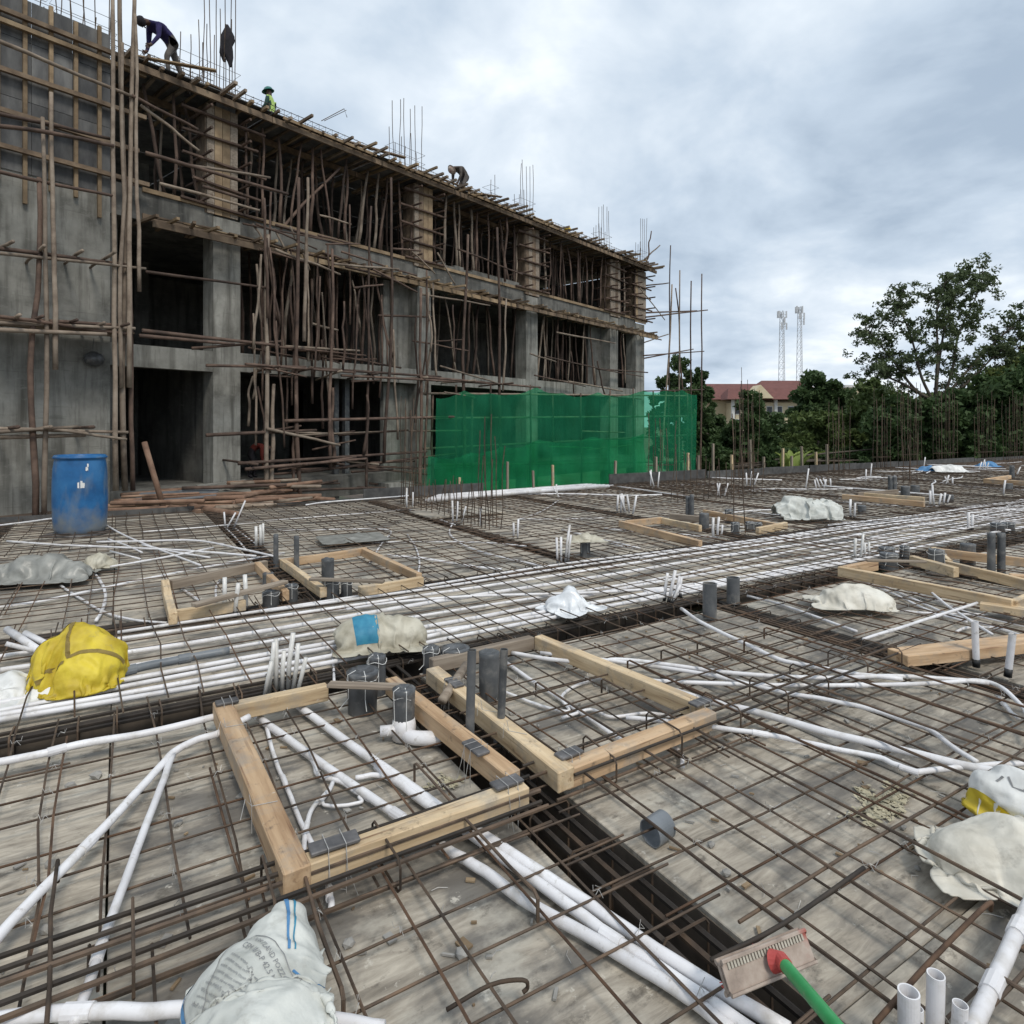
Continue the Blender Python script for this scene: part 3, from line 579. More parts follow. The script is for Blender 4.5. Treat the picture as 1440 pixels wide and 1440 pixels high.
frame('far timber frame right of the thin grey pipes, before the big pale sack', [((942, 722), (1010, 728), 'timberG', .07), ((990, 716), (1095, 736), 'timberR', .07), ((1065, 742), (1105, 734), 'timber', .07)], z0=.05, h=.10)
frame('distant timber frame around two grey stubs past the big pale sack', [((1185, 695), (1300, 705), 'timberR', .09), ((1205, 692), (1262, 688), 'timberG', .09), ((1215, 693), (1300, 699), 'timber', .08)], z0=.05, h=.11)
frame('distant reddish timber frame near the blue and white sheeting', [((1385, 673), (1445, 677), 'timberR', .1), ((1385, 673), (1420, 668), 'timberR', .1)], z0=.05, h=.12)
# loose planks
def plank(label, a, b, mat, w, h, z):
    o = rbeam('plank', G(*a, z), G(*b, z), w, h, mat); return tag(o, label, 'plank')
plank('thick reddish plank lying over the mat beside two upright conduits', (1262, 925), (1480, 900), 'timberR', .16, .07, .09)
plank('pale plank laid behind the reddish one under the right timber frame', (1378, 852), (1490, 868), 'timber', .10, .06, .08)
plank('thin grey lath resting on the near frame and the trapped stub', (462, 962), (575, 967), 'timberG', .06, .02, .20)
plank('weathered grey lath leaning across the low frame with wrapped conduits', (272, 851), (402, 818), 'timberG', .07, .03, .2)
plank('grey lath across the stub pipes of the orange-brown frame', (436, 814), (540, 818), 'timberG', .06, .025, .22)
plank('short thin lath across the wide stubs of the right timber frame', (1218, 788), (1302, 790), 'timberG', .05, .02, .22)

# ------------------------------------------------------------------ white conduits
COUNT = [0]
OVER = ('sweeping', 'straight white conduit', 'under the cement', 'lying across', 'askew', 'leaning out', 'slate', 'loose', 'barrel', 'edge strip', 'near beam cage', 'curving down from', 'turns sharply', 'wavy white', 'crossing the mat towards', 'with a dip', 'passing beneath the second')
def conduit(px, r, label, h=.062, group=None, mat='pvc', seg=6):
    h = r+.012 if not any(w in label for w in OVER) else max(h, .066+r)
    r *= .86
    pts = [G(p[0], p[1], p[2] if len(p) > 2 else h) for p in px]; sp = spline(pts, seg); ph = R.random()*70
    sp = [p+Vector((noise.noise((ph, i*.35, 1)), noise.noise((ph, i*.35, 6)), .5*noise.noise((ph, i*.35, 3))))*.0045*(0 if i in (0, len(sp)-1) else 1) for i, p in enumerate(sp)]
    o = single(MB().tube(sp, r, 10), 'conduit', mat, label, 'conduit', group, True)
    if len(sp) > 12 and r > .009 and R.random() < .75:
        for k in ([len(sp)//3] if R.random() < .5 else [len(sp)//4, len(sp)*2//3]):
            d = (sp[k+1]-sp[k]).normalized(); mb = MB().tube([sp[k]-d*.035, sp[k]+d*.035], r*1.2, 12); cc = sp[k]; mb.v = [v-o.location for v in mb.v]; link('coupling', mb.mesh('coupling', mat), o)
    return o
gf = 'conduits around the near timber frames'
conduit([(-30, 1350), (0, 1315), (60, 1250), (150, 1160), (215, 1090), (240, 1062), (270, 1043), (310, 1030), (350, 1008)], .019, 'long white conduit sweeping from under the near frame past the cement sack', .075)
conduit([(105, 1440), (125, 1385), (150, 1310), (190, 1200), (225, 1110), (243, 1062)], .016, 'straight white conduit meeting the bend of the long sweeping one', .068)
conduit([(-30, 1437), (90, 1424), (200, 1421), (300, 1421), (440, 1432), (540, 1447)], .021, 'white conduit passing under the cement sack', .07)
conduit([(400, 975), (440, 1008), (480, 1037), (607, 1127), (667, 1167), (780, 1240), (867, 1297), (960, 1360), (1110, 1450)], .023, 'thick white conduit through the near frame, running alongside the open trench', .075)
conduit([(530, 1078), (580, 1115), (657, 1170), (767, 1249), (860, 1318), (960, 1383), (1060, 1452)], .021, 'thick white conduit with a red mark beneath the near frame', .072)
conduit([(365, 1010), (420, 1050), (480, 1093), (560, 1147), (627, 1193), (673, 1220), (733, 1263), (840, 1323), (960, 1397), (1030, 1450)], .021, 'thick white conduit crossing the near frame, farthest from the open trench', .07)
conduit([(358, 1008), (400, 1040), (438, 1068), (448, 1090), (480, 1100), (520, 1125)], .012, 'thin white conduit with a kink inside the near frame', .06)
conduit([(372, 1012), (388, 1070), (405, 1110), (420, 1150), (440, 1190), (450, 1215)], .011, 'thin white conduit along the left side inside the near frame', .06)
conduit([(425, 1205), (430, 1165), (440, 1135), (460, 1115), (468, 1100)], .011, 'thin S-bent conduit inside the near frame', .06)
conduit([(455, 1120), (456, 1132), (480, 1133), (508, 1128), (505, 1120)], .008, 'thin looped grey-white tube inside the near frame', .06)
conduit([(500, 1094), (530, 1090), (550, 1096), (585, 1120), (640, 1160)], .013, 'short bent white conduit inside the near frame', .065)
conduit([(466, 1278, .05), (462, 1245), (455, 1220)], .012, 'white conduit end poking from under the near frame', .05)
conduit([(420, 915), (460, 905), (468, 925), (470, 960)], .010, 'thin white riser conduit by the film-wrapped bundle', .07)
conduit([(712, 932), (760, 965), (800, 990), (850, 1025), (890, 1050), (905, 1056)], .014, 'white conduit running through the frame with tall thin grey pipes', .062)
conduit([(690, 965), (740, 985), (770, 995), (800, 1000), (790, 980), (815, 962), (850, 955), (880, 960)], .010, 'thin bent white conduit with a curl inside the second frame', .06)
conduit([(790, 1010), (830, 998), (860, 1008), (915, 1003), (960, 1012)], .010, 'thin white conduit poking below the side of the second frame', .06)
conduit([(720, 918), (760, 925), (830, 932), (880, 928), (1036, 947), (1160, 953), (1269, 951), (1390, 960)], .015, 'white conduit passing beneath the second frame to the beam cage', .066)
conduit([(958, 856), (993, 879), (1067, 914), (1098, 928), (1152, 939), (1199, 947), (1269, 955)], .016, 'white conduit curving down from the bent upright bundle', .064)
conduit([(911, 957), (1036, 962), (1160, 964), (1308, 961), (1375, 957), (1410, 968), (1440, 998), (1455, 1030)], .014, 'white conduit that turns sharply down beside the upright pair', .062)
conduit([(760, 918), (880, 932), (997, 949), (1098, 973), (1152, 982), (1211, 994), (1269, 1012), (1308, 1027), (1339, 1050), (1374, 1072)], .014, 'wavy white conduit ending at the thick conduit', .06)
conduit([(919, 963), (997, 986), (1074, 1004), (1152, 1027), (1230, 1046), (1347, 1074), (1440, 1095), (1500, 1112)], .021, 'thick white conduit crossing the mat towards the torn yellow bag', .072)
conduit([(880, 1009), (946, 1015), (1036, 1027), (1098, 1037), (1160, 1050), (1230, 1064), (1261, 1076), (1288, 1085), (1327, 1081), (1386, 1076), (1480, 1072)], .014, 'white conduit with a dip that joins the thick one near the yellow bag', .06)
conduit([(920, 1040), (945, 1048), (958, 1062), (960, 1078, .03)], .012, 'short curled conduit end below the second frame', .06)
conduit([(1214, 899), (1290, 875), (1374, 848)], .013, 'thin cut conduit lying across the others beside the reddish plank', .105)
conduit([(1051, 838), (1098, 850), (1152, 869), (1205, 888)], .013, 'short white conduit beside the beam cage and pale beige sack', .062)
conduit([(1200, 812), (1250, 832), (1310, 860), (1360, 875)], .012, 'thin conduit passing under the right frame, nearest the pale beige sack', .06)
conduit([(1215, 812), (1270, 836), (1330, 862), (1400, 882), (1470, 905)], .012, 'thin conduit passing under the right frame, second from the pale beige sack', .066)
conduit([(1260, 825), (1320, 846), (1375, 866), (1440, 880)], .012, 'thin conduit passing under the right frame, third from the pale beige sack', .06)
conduit([(1308, 831), (1330, 850), (1365, 873), (1395, 892)], .012, 'short cut conduit lying askew over the thin parallel ones', .085)
conduit([(1345, 888), (1365, 882), (1400, 884), (1425, 892)], .011, 'short bent conduit behind the reddish plank', .06)
conduit([(1246, 856), (1300, 862), (1390, 864)], .011, 'faint thin conduit from the tail of the pale beige sack', .05)
conduit([(1400, 975), (1420, 1000), (1432, 1010)], .013, 'short conduit end below the two uprights', .05)
conduit([(1452, 1262), (1410, 1355), (1365, 1452)], .023, 'thick white conduit leaning out beside the bottom upright stubs', .11)
conduit([(-20, 1075), (60, 1060), (120, 1045), (210, 1030), (310, 1006)], .020, 'white conduit resting in the near beam cage below the yellow sack', .075)
# corridor bundle
def bundle(v_a, v_b, u0, u1, r, h, label, n=14, amp=.085):
    ph = R.random()*90; pts = []
    for i in range(n+1):
        t = i/n; u = u0+(u1-u0)*t; k = t*t*(3-2*t); v = v_a+(v_b-v_a)*k+amp*(1+max(0, u-6)*.09)*noise.noise((ph, u*.35, 0))*2+.02*noise.noise((ph, u*1.3, 5))
        pts.append(U(u, v, h+.01*noise.noise((ph, u*.8, 3))))
    return single(MB().tube(spline(pts, 3), r*.86, 8), 'conduit', 'pvc', label, 'conduit', 'conduits bundled along the corridor', True)
gl = 'white conduit joining the corridor bundle beyond the draped white plastic sheet'
specs = [(4.08, 4.15, -5, 14, .018, .058), (4.15, 4.22, -5, 5, .019, .066), (4.30, 4.12, -5, 12, .017, .058), (4.40, 4.55, -4, 22, .019, .060), (4.62, 4.85, -5, 20, .014, .058),
         (4.92, 5.12, -5, 24, .020, .070), (5.24, 5.30, -4, 26, .016, .064), (5.42, 5.40, 1, 24, .014, .066), (5.55, 5.62, 0, 20, .014, .058),
         (4.2, 5.0, 4, 24, .015, .072), (4.6, 4.3, 7, 28, .016, .06), (5.0, 4.5, 6, 30, .015, .075), (5.35, 4.75, 5, 30, .016, .078), (4.75, 5.35, 8, 32, .015, .08), (4.4, 4.9, 9, 36, .017, .085), (5.55, 5.2, 9, 36, .016, .085), (4.3, 4.45, 11, 36, .017, .08), (5.1, 5.5, 12, 36, .017, .085), (4.85, 4.6, 13, 36, .018, .085)]
for i in range(14):
    u0_ = R.uniform(1.5, 26); ln = R.uniform(2.5, 7); a_, b_ = R.uniform(4.15, 5.6), R.uniform(4.15, 5.6)
    bundle(a_, b_, u0_, u0_+ln, R.uniform(.012, .017), R.uniform(.085, .10), 'short stray conduit slanting over the corridor bundle', 8, .12)
order = sorted(s_[0] for s_ in specs if s_[2] < 0); words_ = ['first', 'second', 'third', 'fourth', 'fifth', 'sixth', 'seventh', 'eighth', 'ninth', 'tenth', 'eleventh', 'twelfth']
for a, b, c, d, r, h in specs: bundle(a, b, c, d, r, h, 'long corridor conduit, %s counted from the near-side beam cage at the yellow sack' % words_[order.index(a)] if c < 0 else gl, 16)
for i, (x0, y0, h0, x1, y1, r, w_) in enumerate(((70, 925, .08, 10, 885, .024, 'thick white conduit end rising from under the yellow sack'), (85, 915, .08, 35, 890, .019, 'white conduit end beside the thick one at the yellow sack'), (60, 918, .07, 8, 905, .015, 'thin white conduit end at the dirty plastic sheet'))):
    p_, q_ = G(x0, y0, h0), G(x1, y1, .16); single(MB().tube([p_, q_], r, 10), 'conduit', 'pvc', w_, 'conduit', None, True)
# dark sleeve over one of them
bun = [U(-1.85, 4.99, .07), U(-1.2, 5.0, .07), U(-.75, 5.0, .07)]
conduit([(150, 950), (200, 938), (260, 926), (322, 915)], .030, 'dark slate plastic pipe length lying among the corridor conduits', .085, None, 'greylight')
# conduits over the rooms behind the corridor
far = [([(-20, 857), (60, 845), (150, 826), (215, 812), (330, 790), (400, 778)], .015, 'white conduit running from under the grey sack to the low frame'),
 ([(85, 823), (110, 840), (150, 862), (190, 872), (235, 876)], .012, 'thin white conduit curving below the beige-grey sack'),
 ([(124, 801), (140, 815), (148, 835), (145, 855), (135, 873)], .015, 'white conduit bent in a tight curve above the yellow sack'),
 ([(10, 761), (80, 766), (150, 769), (240, 773), (300, 777), (360, 782)], .015, 'long loose conduit lying in front of the blue barrel'),
 ([(136, 762), (200, 761), (275, 760), (330, 770), (385, 782)], .015, 'loose conduit bowed to one side in front of the barrel'),
 ([(143, 735), (180, 755), (230, 775), (282, 795)], .013, 'loose conduit slanting away from the foot of the barrel'),
 ([(152, 758), (180, 768), (200, 777)], .012, 'short cut conduit end beside the barrel'), ([(200, 766), (240, 775), (295, 784)], .012, 'short conduit lying across the loose pile by the barrel'),
 ([(155, 775), (197, 786)], .012, 'stub of cut conduit in front of the loose pile'), ([(155, 797), (240, 782), (300, 770)], .012, 'thin conduit under the loose pile beside the barrel'),
 ([(315, 740), (330, 755), (345, 772)], .012, 'thin conduit running down a beam cage from the crossed risers'), ([(330, 742), (345, 754), (362, 766)], .012, 'thin conduit beside the crossed risers'),
 ([(200, 748), (280, 742), (330, 737), (420, 729), (520, 721), (575, 716)], .013, 'thin conduit along the deck edge past the crossed risers'),
 ([(385, 746), (450, 745), (530, 744), (550, 748), (540, 760), (528, 778), (520, 792)], .013, 'thin conduit bent at a right angle behind the orange-brown frame'),
 ([(573, 752), (585, 770), (590, 790), (588, 806)], .012, 'thin conduit curving beside the orange-brown frame'),
 ([(545, 781), (600, 786), (660, 796), (705, 801)], .017, 'white conduit leaving the orange-brown frame towards the starter bars'),
 ([(637, 735), (632, 748), (638, 757), (655, 768), (690, 780), (730, 789), (762, 796)], .014, 'white conduit curving from the upright pair across the open mat'),
 ([(505, 763), (600, 762), (680, 763), (740, 768)], .012, 'thin conduit lying straight across the mat behind the frames'),
 ([(574, 716), (600, 724), (640, 738)], .013, 'white conduit along the beam cage from the tall white riser'),
 ([(730, 730), (760, 720), (785, 704)], .012, 'thin conduit rising to the deck edge near the net'), ([(730, 730), (800, 730), (850, 728)], .012, 'thin conduit beside the yellowish bag'),
 ([(790, 745), (840, 757), (900, 771)], .014, 'thin conduit slanting under the yellowish bag'), ([(850, 743), (900, 748), (960, 752), (1010, 756)], .014, 'thin conduit beside the far timber frame'),
 ([(1030, 717), (1090, 724), (1180, 733), (1230, 737)], .018, 'white conduit lying under the big pale grey sack'), ([(860, 765), (890, 772)], .012, 'conduit stub in front of the far frame'),
 ([(1180, 700), (1240, 706), (1300, 712)], .017, 'white conduit beyond the big pale sack, nearer the sack'), ([(1170, 705), (1250, 711), (1320, 712)], .017, 'white conduit beyond the big pale sack, under its neighbour'),
 ([(1230, 667), (1280, 672), (1350, 683), (1440, 689)], .02, 'far white conduit crossing towards the reddish timber frame'), ([(1150, 671), (1210, 676), (1260, 672)], .02, 'far white conduit by the upstand boards'), ([(1020, 690), (1080, 691), (1130, 689)], .017, 'thin far conduit behind the big pale sack'),
 ([(890, 690), (950, 683), (1010, 680)], .017, 'thin far conduit along the upstand boards'), ([(940, 738), (1000, 739), (1060, 742)], .014, 'thin conduit inside the far frame'),
 ([(440, 862), (470, 858), (500, 856)], .013, 'short conduit beside the stub pipes of the orange-brown frame'),
 ([(246, 820), (268, 836), (285, 848)], .012, 'thin conduit inside the frame with wrapped conduits'), ([(305, 845), (303, 830), (312, 814), (345, 806), (352, 792)], .012, 'thin conduit looped inside the frame with wrapped conduits')]
for px, r, lab in far: conduit(px, r, lab, .06)
# stacked pipe lengths along the deck edge
for i in range(7):
    a, b = G(598+i*3, 705-i*1.2, .03+.05*(i % 3)), G(862-i*6, 684-i*.3, .03+.05*(i % 3))
    single(MB().tube([a, b], .045, 8), 'pipe_length', 'pvc', 'long white pipe length in the stack lying along the deck edge by the net', 'pipe', 'pipes stacked along the deck edge', True)
# random small cut pieces over the far deck
for i in range(46):
    u, v = R.uniform(6, 33), R.choice([R.uniform(6.1, 12.4), R.uniform(6.1, 12.4), R.uniform(2.0, 3.6)])
    if v < 4 and u < 11: continue
    a = R.choice([0, 0, math.pi/2])+R.gauss(0, .35); ln = R.uniform(.8, 3.2); d = Vector((math.cos(a), math.sin(a), 0))
    p = U(u, v, .06); e = U(math.cos(a)*ln, math.sin(a)*ln)
    w = spline([p, p+e*.35+U(0, R.gauss(0, .12)), p+e*.7+U(0, R.gauss(0, .12)), p+e], 4)
    single(MB().tube(w, R.choice([.014, .017, .02]), 7), 'conduit', 'pvc', 'thin white conduit lying over the far bar mats', 'conduit', 'conduits scattered over the far mats', True)

# ------------------------------------------------------------------ upright stubs
def stub(x, yb, yt, r, mat, label, lean=(0, 0), wall=True, tape=False, h0=.02, group=None, name='stub_pipe'):
    b = G(x, yb, h0); h = EYE-(yt-HORIZON)/FPX*b.y; top = b+Vector((lean[0], lean[1], h-h0)); ax = top-b
    t = thing(name, label, 'pipe', b, group)
    part(MB().ring_tube(b, ax, r, r*.86, ax.length, 24), 'pipe', mat, t) if wall else part(MB().tube([b, top], r, 12), 'pipe', mat, t, True)
    if tape: part(MB().ring_tube(b+ax.normalized()*.002, ax, r*1.10, r*1.02, .05, 14), 'tape', 'black', t, True)
    return t
for x, yb, yt, r, ln, lab in ((1278, 1490, 1394, .024, (0, 0), 'open white conduit stub standing beside the squeegee handle'), (1314, 1475, 1370, .020, (.004, 0), 'taller white conduit stub standing second from the squeegee'), (1346, 1490, 1412, .017, (.008, 0), 'short white conduit stub standing third from the squeegee'), (1291, 1480, 1418, .012, (0, 0), 'thin white conduit stub between the open and taller ones')):
    stub(x, yb, yt, r, 'pvc', lab, ln, group='upright conduits at the near edge')
stub(1373, 938, 874, .020, 'pvc', 'upright white conduit with black tape in front of the reddish plank', (-.01, 0), True, True)
stub(1417, 952, 892, .020, 'pvc', 'upright white conduit with black tape at the plank, leaning slightly', (.03, 0), True, True)
def bundle_up(label, items, mat='pvc', group=None, tape=True):
    b = G(items[0][0], items[0][1], .02); t = thing('riser_bundle', label, 'conduits', b, group)
    for it in items:
        x, yb, yt, r, lx = it; p = G(x, yb, .02); h = EYE-(yt-HORIZON)/FPX*p.y; q = p+Vector((lx, 0, h-.02))
        part(MB().tube([p, p.lerp(q, .5)+Vector((R.gauss(0, .004), R.gauss(0, .004), 0)), q], r, 10), 'riser', mat, t, True)
        if tape: part(MB().tube([p-Vector((0, 0, .0)), p+(q-p).normalized()*.05], r*1.15, 8), 'tape', 'black', t, True)
    return t
bundle_up('bundle of film-wrapped riser conduits standing behind the near frame', [(378, 975, 903, .012, .03), (388, 972, 898, .014, .0), (397, 972, 915, .013, .01), (405, 970, 890, .014, .03), (412, 972, 905, .013, .03), (392, 968, 910, .011, -.03), (418, 975, 925, .012, .05), (372, 980, 930, .012, .04)], 'pvcfilm', None, False)
bundle_up('white riser conduits with bent tops where the two trenches meet', [(934, 845, 806, .013, .03), (940, 848, 802, .014, .06), (948, 844, 810, .013, .05), (955, 840, 812, .013, .02), (944, 850, 822, .012, .08), (958, 842, 820, .012, -.03)], 'pvc')
bundle_up('three film-wrapped risers standing at the low frame corner', [(316, 862, 812, .017, .0), (330, 868, 820, .017, .03), (346, 860, 808, .017, -.01)], 'pvcfilm')
bundle_up('trio of upright conduits beside the stub under the yellowish bag', [(784, 792, 756, .014, -.01), (789, 792, 755, .014, .0), (795, 791, 738, .013, .05), (799, 790, 752, .013, .03)], 'pvc', None, False)
bundle_up('white riser pair beside the tapered stub row of the right frame', [(1203, 790, 757, .016, .0), (1209, 790, 750, .014, .04), (1216, 788, 764, .013, .0), (1221, 786, 762, .013, .01)], 'pvcfilm', None, False)
bundle_up('white risers in front of the far wrapped stub row', [(1003, 758, 728, .018, .0), (1009, 757, 727, .016, .02), (1014, 754, 738, .014, .02)], 'pvc', None, False)
bundle_up('two white risers with a square grey stub beside the big pale sack', [(1196, 729, 702, .018, .0), (1201, 730, 707, .016, .02)], 'pvc')
bundle_up('pair of tall white risers standing over the corridor bundle', [(1362, 748, 721, .02, .0), (1367, 747, 723, .018, .01)], 'pvc')
bundle_up('cluster of strapped white risers past the distant frame', [(1308, 712, 690, .02, .0), (1314, 713, 682, .018, -.04), (1320, 712, 694, .018, .05), (1327, 710, 693, .018, .03), (1332, 709, 696, .016, .06)], 'pvc', None, False)
bundle_up('pair of white risers joined in an X by the log pile', [(318, 745, 721, .012, .14), (328, 744, 704, .012, .18), (317, 743, 720, .012, -.02)], 'pvc', None, False)
bundle_up('three square-cut white risers beside the thin grey pipes', [(360, 770, 740, .018, .0), (366, 769, 738, .018, .0), (370, 768, 736, .014, .0)], 'pvcfilm', None, False)
bundle_up('tall white riser at the corner of the deck by the rebar column', [(572, 716, 686, .016, .0), (580, 715, 692, .013, .01)], 'pvc', None, False)
bundle_up('white risers bent in a fork among the starter bars', [(637, 735, 704, .014, -.01), (642, 736, 705, .013, .02), (650, 734, 712, .013, .06), (676, 740, 715, .013, .0)], 'pvc', None, False)
bundle_up('short white riser pair joined to the bent thin conduit', [(722, 756, 735, .014, .0), (728, 757, 730, .014, .01)], 'pvc', None, False)
bundle_up('forked white riser in front of the stacked pipe lengths', [(785, 700, 681, .016, -.04), (787, 700, 685, .013, -.14)], 'pvc', None, False)
for i, (x, yb, yt, lab) in enumerate(((868, 720, 692, 'white risers before the stacked pipes, joined by a looped conduit'), (880, 722, 694, 'pair of white risers right of the looped conduit'), (915, 686, 660, 'splayed white risers against the upstand boards'), (1008, 700, 678, 'white riser trio in front of the upstand boards'), (1050, 685, 662, 'pair of white risers below a timber peg'), (1133, 688, 655, 'tall forked white riser behind the big pale sack'), (1148, 688, 672, 'row of short risers behind the big pale sack'), (1158, 685, 672, 'short riser pair at the end of the row'), (1217, 677, 658, 'curved white riser near the far upstand'), (1224, 672, 651, 'straight white riser near the far upstand'), (1278, 655, 645, 'thin white riser at the far deck end'), (1299, 660, 640, 'bent white vent pipe by the blue sheeting'), (1376, 662, 646, 'pair of white risers beyond the blue sheeting'), (1387, 662, 648, 'single white riser beyond the blue sheeting'), (1330, 682, 668, 'V-shaped white risers by the rubbish heap'), (1411, 696, 674, 'white riser joined to a small grey stub'), (1262, 683, 668, 'leaning white riser beside two thin grey pipes'), (1430, 668, 655, 'short white riser at the far reddish frame'))):
    n = 3 if 'row' in lab or 'trio' in lab or 'risers' in lab else 1
    bundle_up(lab, [(x+k*5, yb+R.uniform(-1, 1), yt+R.uniform(0, 4), .018, R.uniform(-.12, .12)) for k in range(n)], 'pvc', None, False)
# grey drainage stubs
def wrapped(x, yb, yt, r, label, topr=None, mat='film', trap=False, strap=True, lean=(0, 0)):
    b = G(x, yb, 0); h = EYE-(yt-HORIZON)/FPX*b.y; topr = topr or r
    t = thing('wrapped_stub_pipe', label, 'pipe', b); mb = MB(); n = 20; m = 10; ph = R.random()*50
    for i in range(m+1):
        z = h*i/m; rr = r+(topr-r)*i/m
        for j in range(n):
            q = 2*math.pi*j/n; k = rr*(1+.035*noise.noise((math.cos(q)*2+ph, math.sin(q)*2, z*12))+(.03 if i == m else 0)); mb.v.append(b+Vector((math.cos(q)*k+lean[0]*i/m, math.sin(q)*k+lean[1]*i/m, z)))
    for i in range(m):
        for j in range(n): mb.f.append((i*n+j, i*n+(j+1) % n, (i+1)*n+(j+1) % n, (i+1)*n+j)); mb.m.append(0)
    # gathered film over the mouth
    base = len(mb.v); top = b+Vector((lean[0], lean[1], h))
    for ring, (rr, dz) in enumerate(((.72, .006), (.38, -.008))):
        for j in range(n): q = 2*math.pi*j/n; mb.v.append(top+Vector((math.cos(q)*topr*rr, math.sin(q)*topr*rr, dz+.012*noise.noise((math.cos(q)*4+ph, math.sin(q)*4, ring)))))
    for j in range(n):
        mb.f.append((m*n+j, m*n+(j+1) % n, base+(j+1) % n, base+j)); mb.m.append(0); mb.f.append((base+j, base+(j+1) % n, base+n+(j+1) % n, base+n+j)); mb.m.append(0)
    mb.f.append(tuple(base+n+j for j in range(n))); mb.m.append(0)
    part(mb, 'film_cover', mat, t, True)
    if strap:
        s = MB(); z = h*.86; s.tube([b+Vector((math.cos(q)*r*1.07, math.sin(q)*r*1.07, z+.01*math.sin(3*q))) for q in [2*math.pi*j/16 for j in range(16)]], .0022, 4, False, 0, True)
        for q in (3.9, 5.1):
            c = Vector((math.cos(q), math.sin(q), 0)); s.tube([top+c*topr*.5+Vector((0, 0, .012)), top+c*topr*1.06, b+c*r*1.08+Vector((0, 0, z*.5)), b+c*r*(1.1+R.random())+Vector((0, 0, .05))], .002, 4, False)
        part(s, 'strap', 'film_strap', t)
    if trap:
        s = MB(); s.lathe([(r*1.18, -.01), (r*1.2, .05), (r*1.06, .09)], 18, 0, b+Vector((0, 0, .02)))
        s.tube(spline([b+Vector((0, 0, .035)), b+Vector((.05, -.06, .04)), b+Vector((.13, -.08, .045)), b+Vector((.19, -.07, .045))], 5), .034, 12); s.tube([b+Vector((-.01, -.02, .06)), b+Vector((-.11, -.04, .06))], .026, 12)
        part(s, 'trap', 'pvc', t, True)
        s = MB(); s.tube([b+Vector((.185, -.07, .045)), b+Vector((.30, -.06, .05))], .029, 12); part(s, 'spigot', 'grey', t, True)
    return t
wrapped(568, 1040, 968, .050, 'film-wrapped grey stub standing in a white trap inside the near frame', .056, trap=True)
wrapped(510, 1000, 943, .078, 'wide film-wrapped stub under the grey lath behind the near frame', .085)
wrapped(530, 975, 922, .052, 'narrower film-wrapped stub behind the wide one', .05)
wrapped(688, 985, 917, .058, 'wide dark grey stub between the two tall thin grey pipes', .058, 'grey', strap=False)
wrapped(640, 945, 911, .085, 'squat film-wrapped stub hung with a strap behind the second frame', .09)
wrapped(606, 948, 910, .05, 'small film-wrapped stub at the corner of the second frame', .05)
stub(660, 1058, 914, .021, 'grey', 'tall thin grey pipe beside the wide dark stub, nearer the near frame', (.012, 0))
t = stub(703, 1048, 913, .019, 'grey', 'tall thin grey pipe in a grey socket inside the second frame', (.02, 0)); part(MB().ring_tube(G(703, 1048, .02), (0, 0, 1), .031, .02, .055, 18), 'socket', 'greylight', t, True)
p0, p1 = G(622, 985, .13), G(656, 935, .16); single(MB().tube([p0, p1], .025, 14), 'loose_pipe', 'timberG', 'dusty grey pipe lying aslant on the second frame', 'pipe', None, True)
stub(998, 868, 820, .055, 'grey', 'plain grey stub beside the open trench where the beams meet', (0, 0), True)
stub(1031, 848, 812, .055, 'grey', 'grey stub behind the first one where the beams meet', (0, 0), True)
def ringpipe(x, y, r, ln, label):
    b = G(x, y, r+.0); ax = Vector((.75, .55, .06)).normalized(); t = thing('cut_pipe', label, 'pipe', b); part(MB().ring_tube(b-ax*ln/2, ax, r, r*.93, ln, 32), 'pipe', 'greylight', t); return t
ringpipe(925, 1165, .050, .085, 'short open ring of grey pipe lying on the bare deck')
wrapped(388, 800, 752, .028, 'thin grey pipe standing by the low frame, beside the square-cut risers', .026, 'grey', strap=False); wrapped(417, 806, 754, .028, 'thin grey pipe standing between the two low frames', .026, 'grey', strap=False)
wrapped(461, 822, 786, .06, 'grey stub standing in the orange-brown frame', .06, 'grey', strap=False)
wrapped(467, 847, 815, .062, 'wide film-wrapped stub at the orange-brown frame, tied down with straps', .062); wrapped(487, 844, 816, .05, 'narrow film-wrapped stub beside the tied-down one', .05)
wrapped(381, 855, 832, .068, 'squat film-wrapped stub near the three wrapped risers', .07); wrapped(410, 848, 822, .052, 'film-wrapped stub with crossed straps between the low frames', .055); wrapped(377, 828, 806, .05, 'dark square-topped stub inside the frame with wrapped risers', .05, 'grey', strap=False)
wrapped(1317, 808, 773, .085, 'tapered grey stub standing on a white trap in the right frame', .07, 'grey', trap=True); wrapped(1361, 793, 765, .075, 'straight grey stub behind the tapered one in the right frame', .075, 'grey', strap=False)
wrapped(1272, 787, 768, .055, 'grey stub behind the lath of the right frame', .05, 'grey'); wrapped(1250, 800, 778, .09, 'squat film-wrapped stub at the corner of the right frame', .09); wrapped(1247, 785, 770, .08, 'flat film-covered stub behind the squat one', .085)
for x, lab in ((1394, 'tall square-cut grey pipe in the right frame, nearer the tapered stub'), (1408, 'tall square-cut grey pipe in the right frame, by the strapped stub')): wrapped(x, 808, 750, .038, lab, .036, 'grey', strap=False)
wrapped(1403, 752, 736, .09, 'strapped grey stub past the tall square-cut pair', .09); wrapped(1418, 750, 735, .08, 'strapped grey stub at the end of the tall pair', .08)
wrapped(967, 732, 698, .035, 'thin dark pipe standing in the far frame, nearer the net', .033, 'grey', strap=False); wrapped(973, 733, 696, .035, 'thin dark pipe standing in the far frame, beside its twin', .033, 'grey', strap=False)
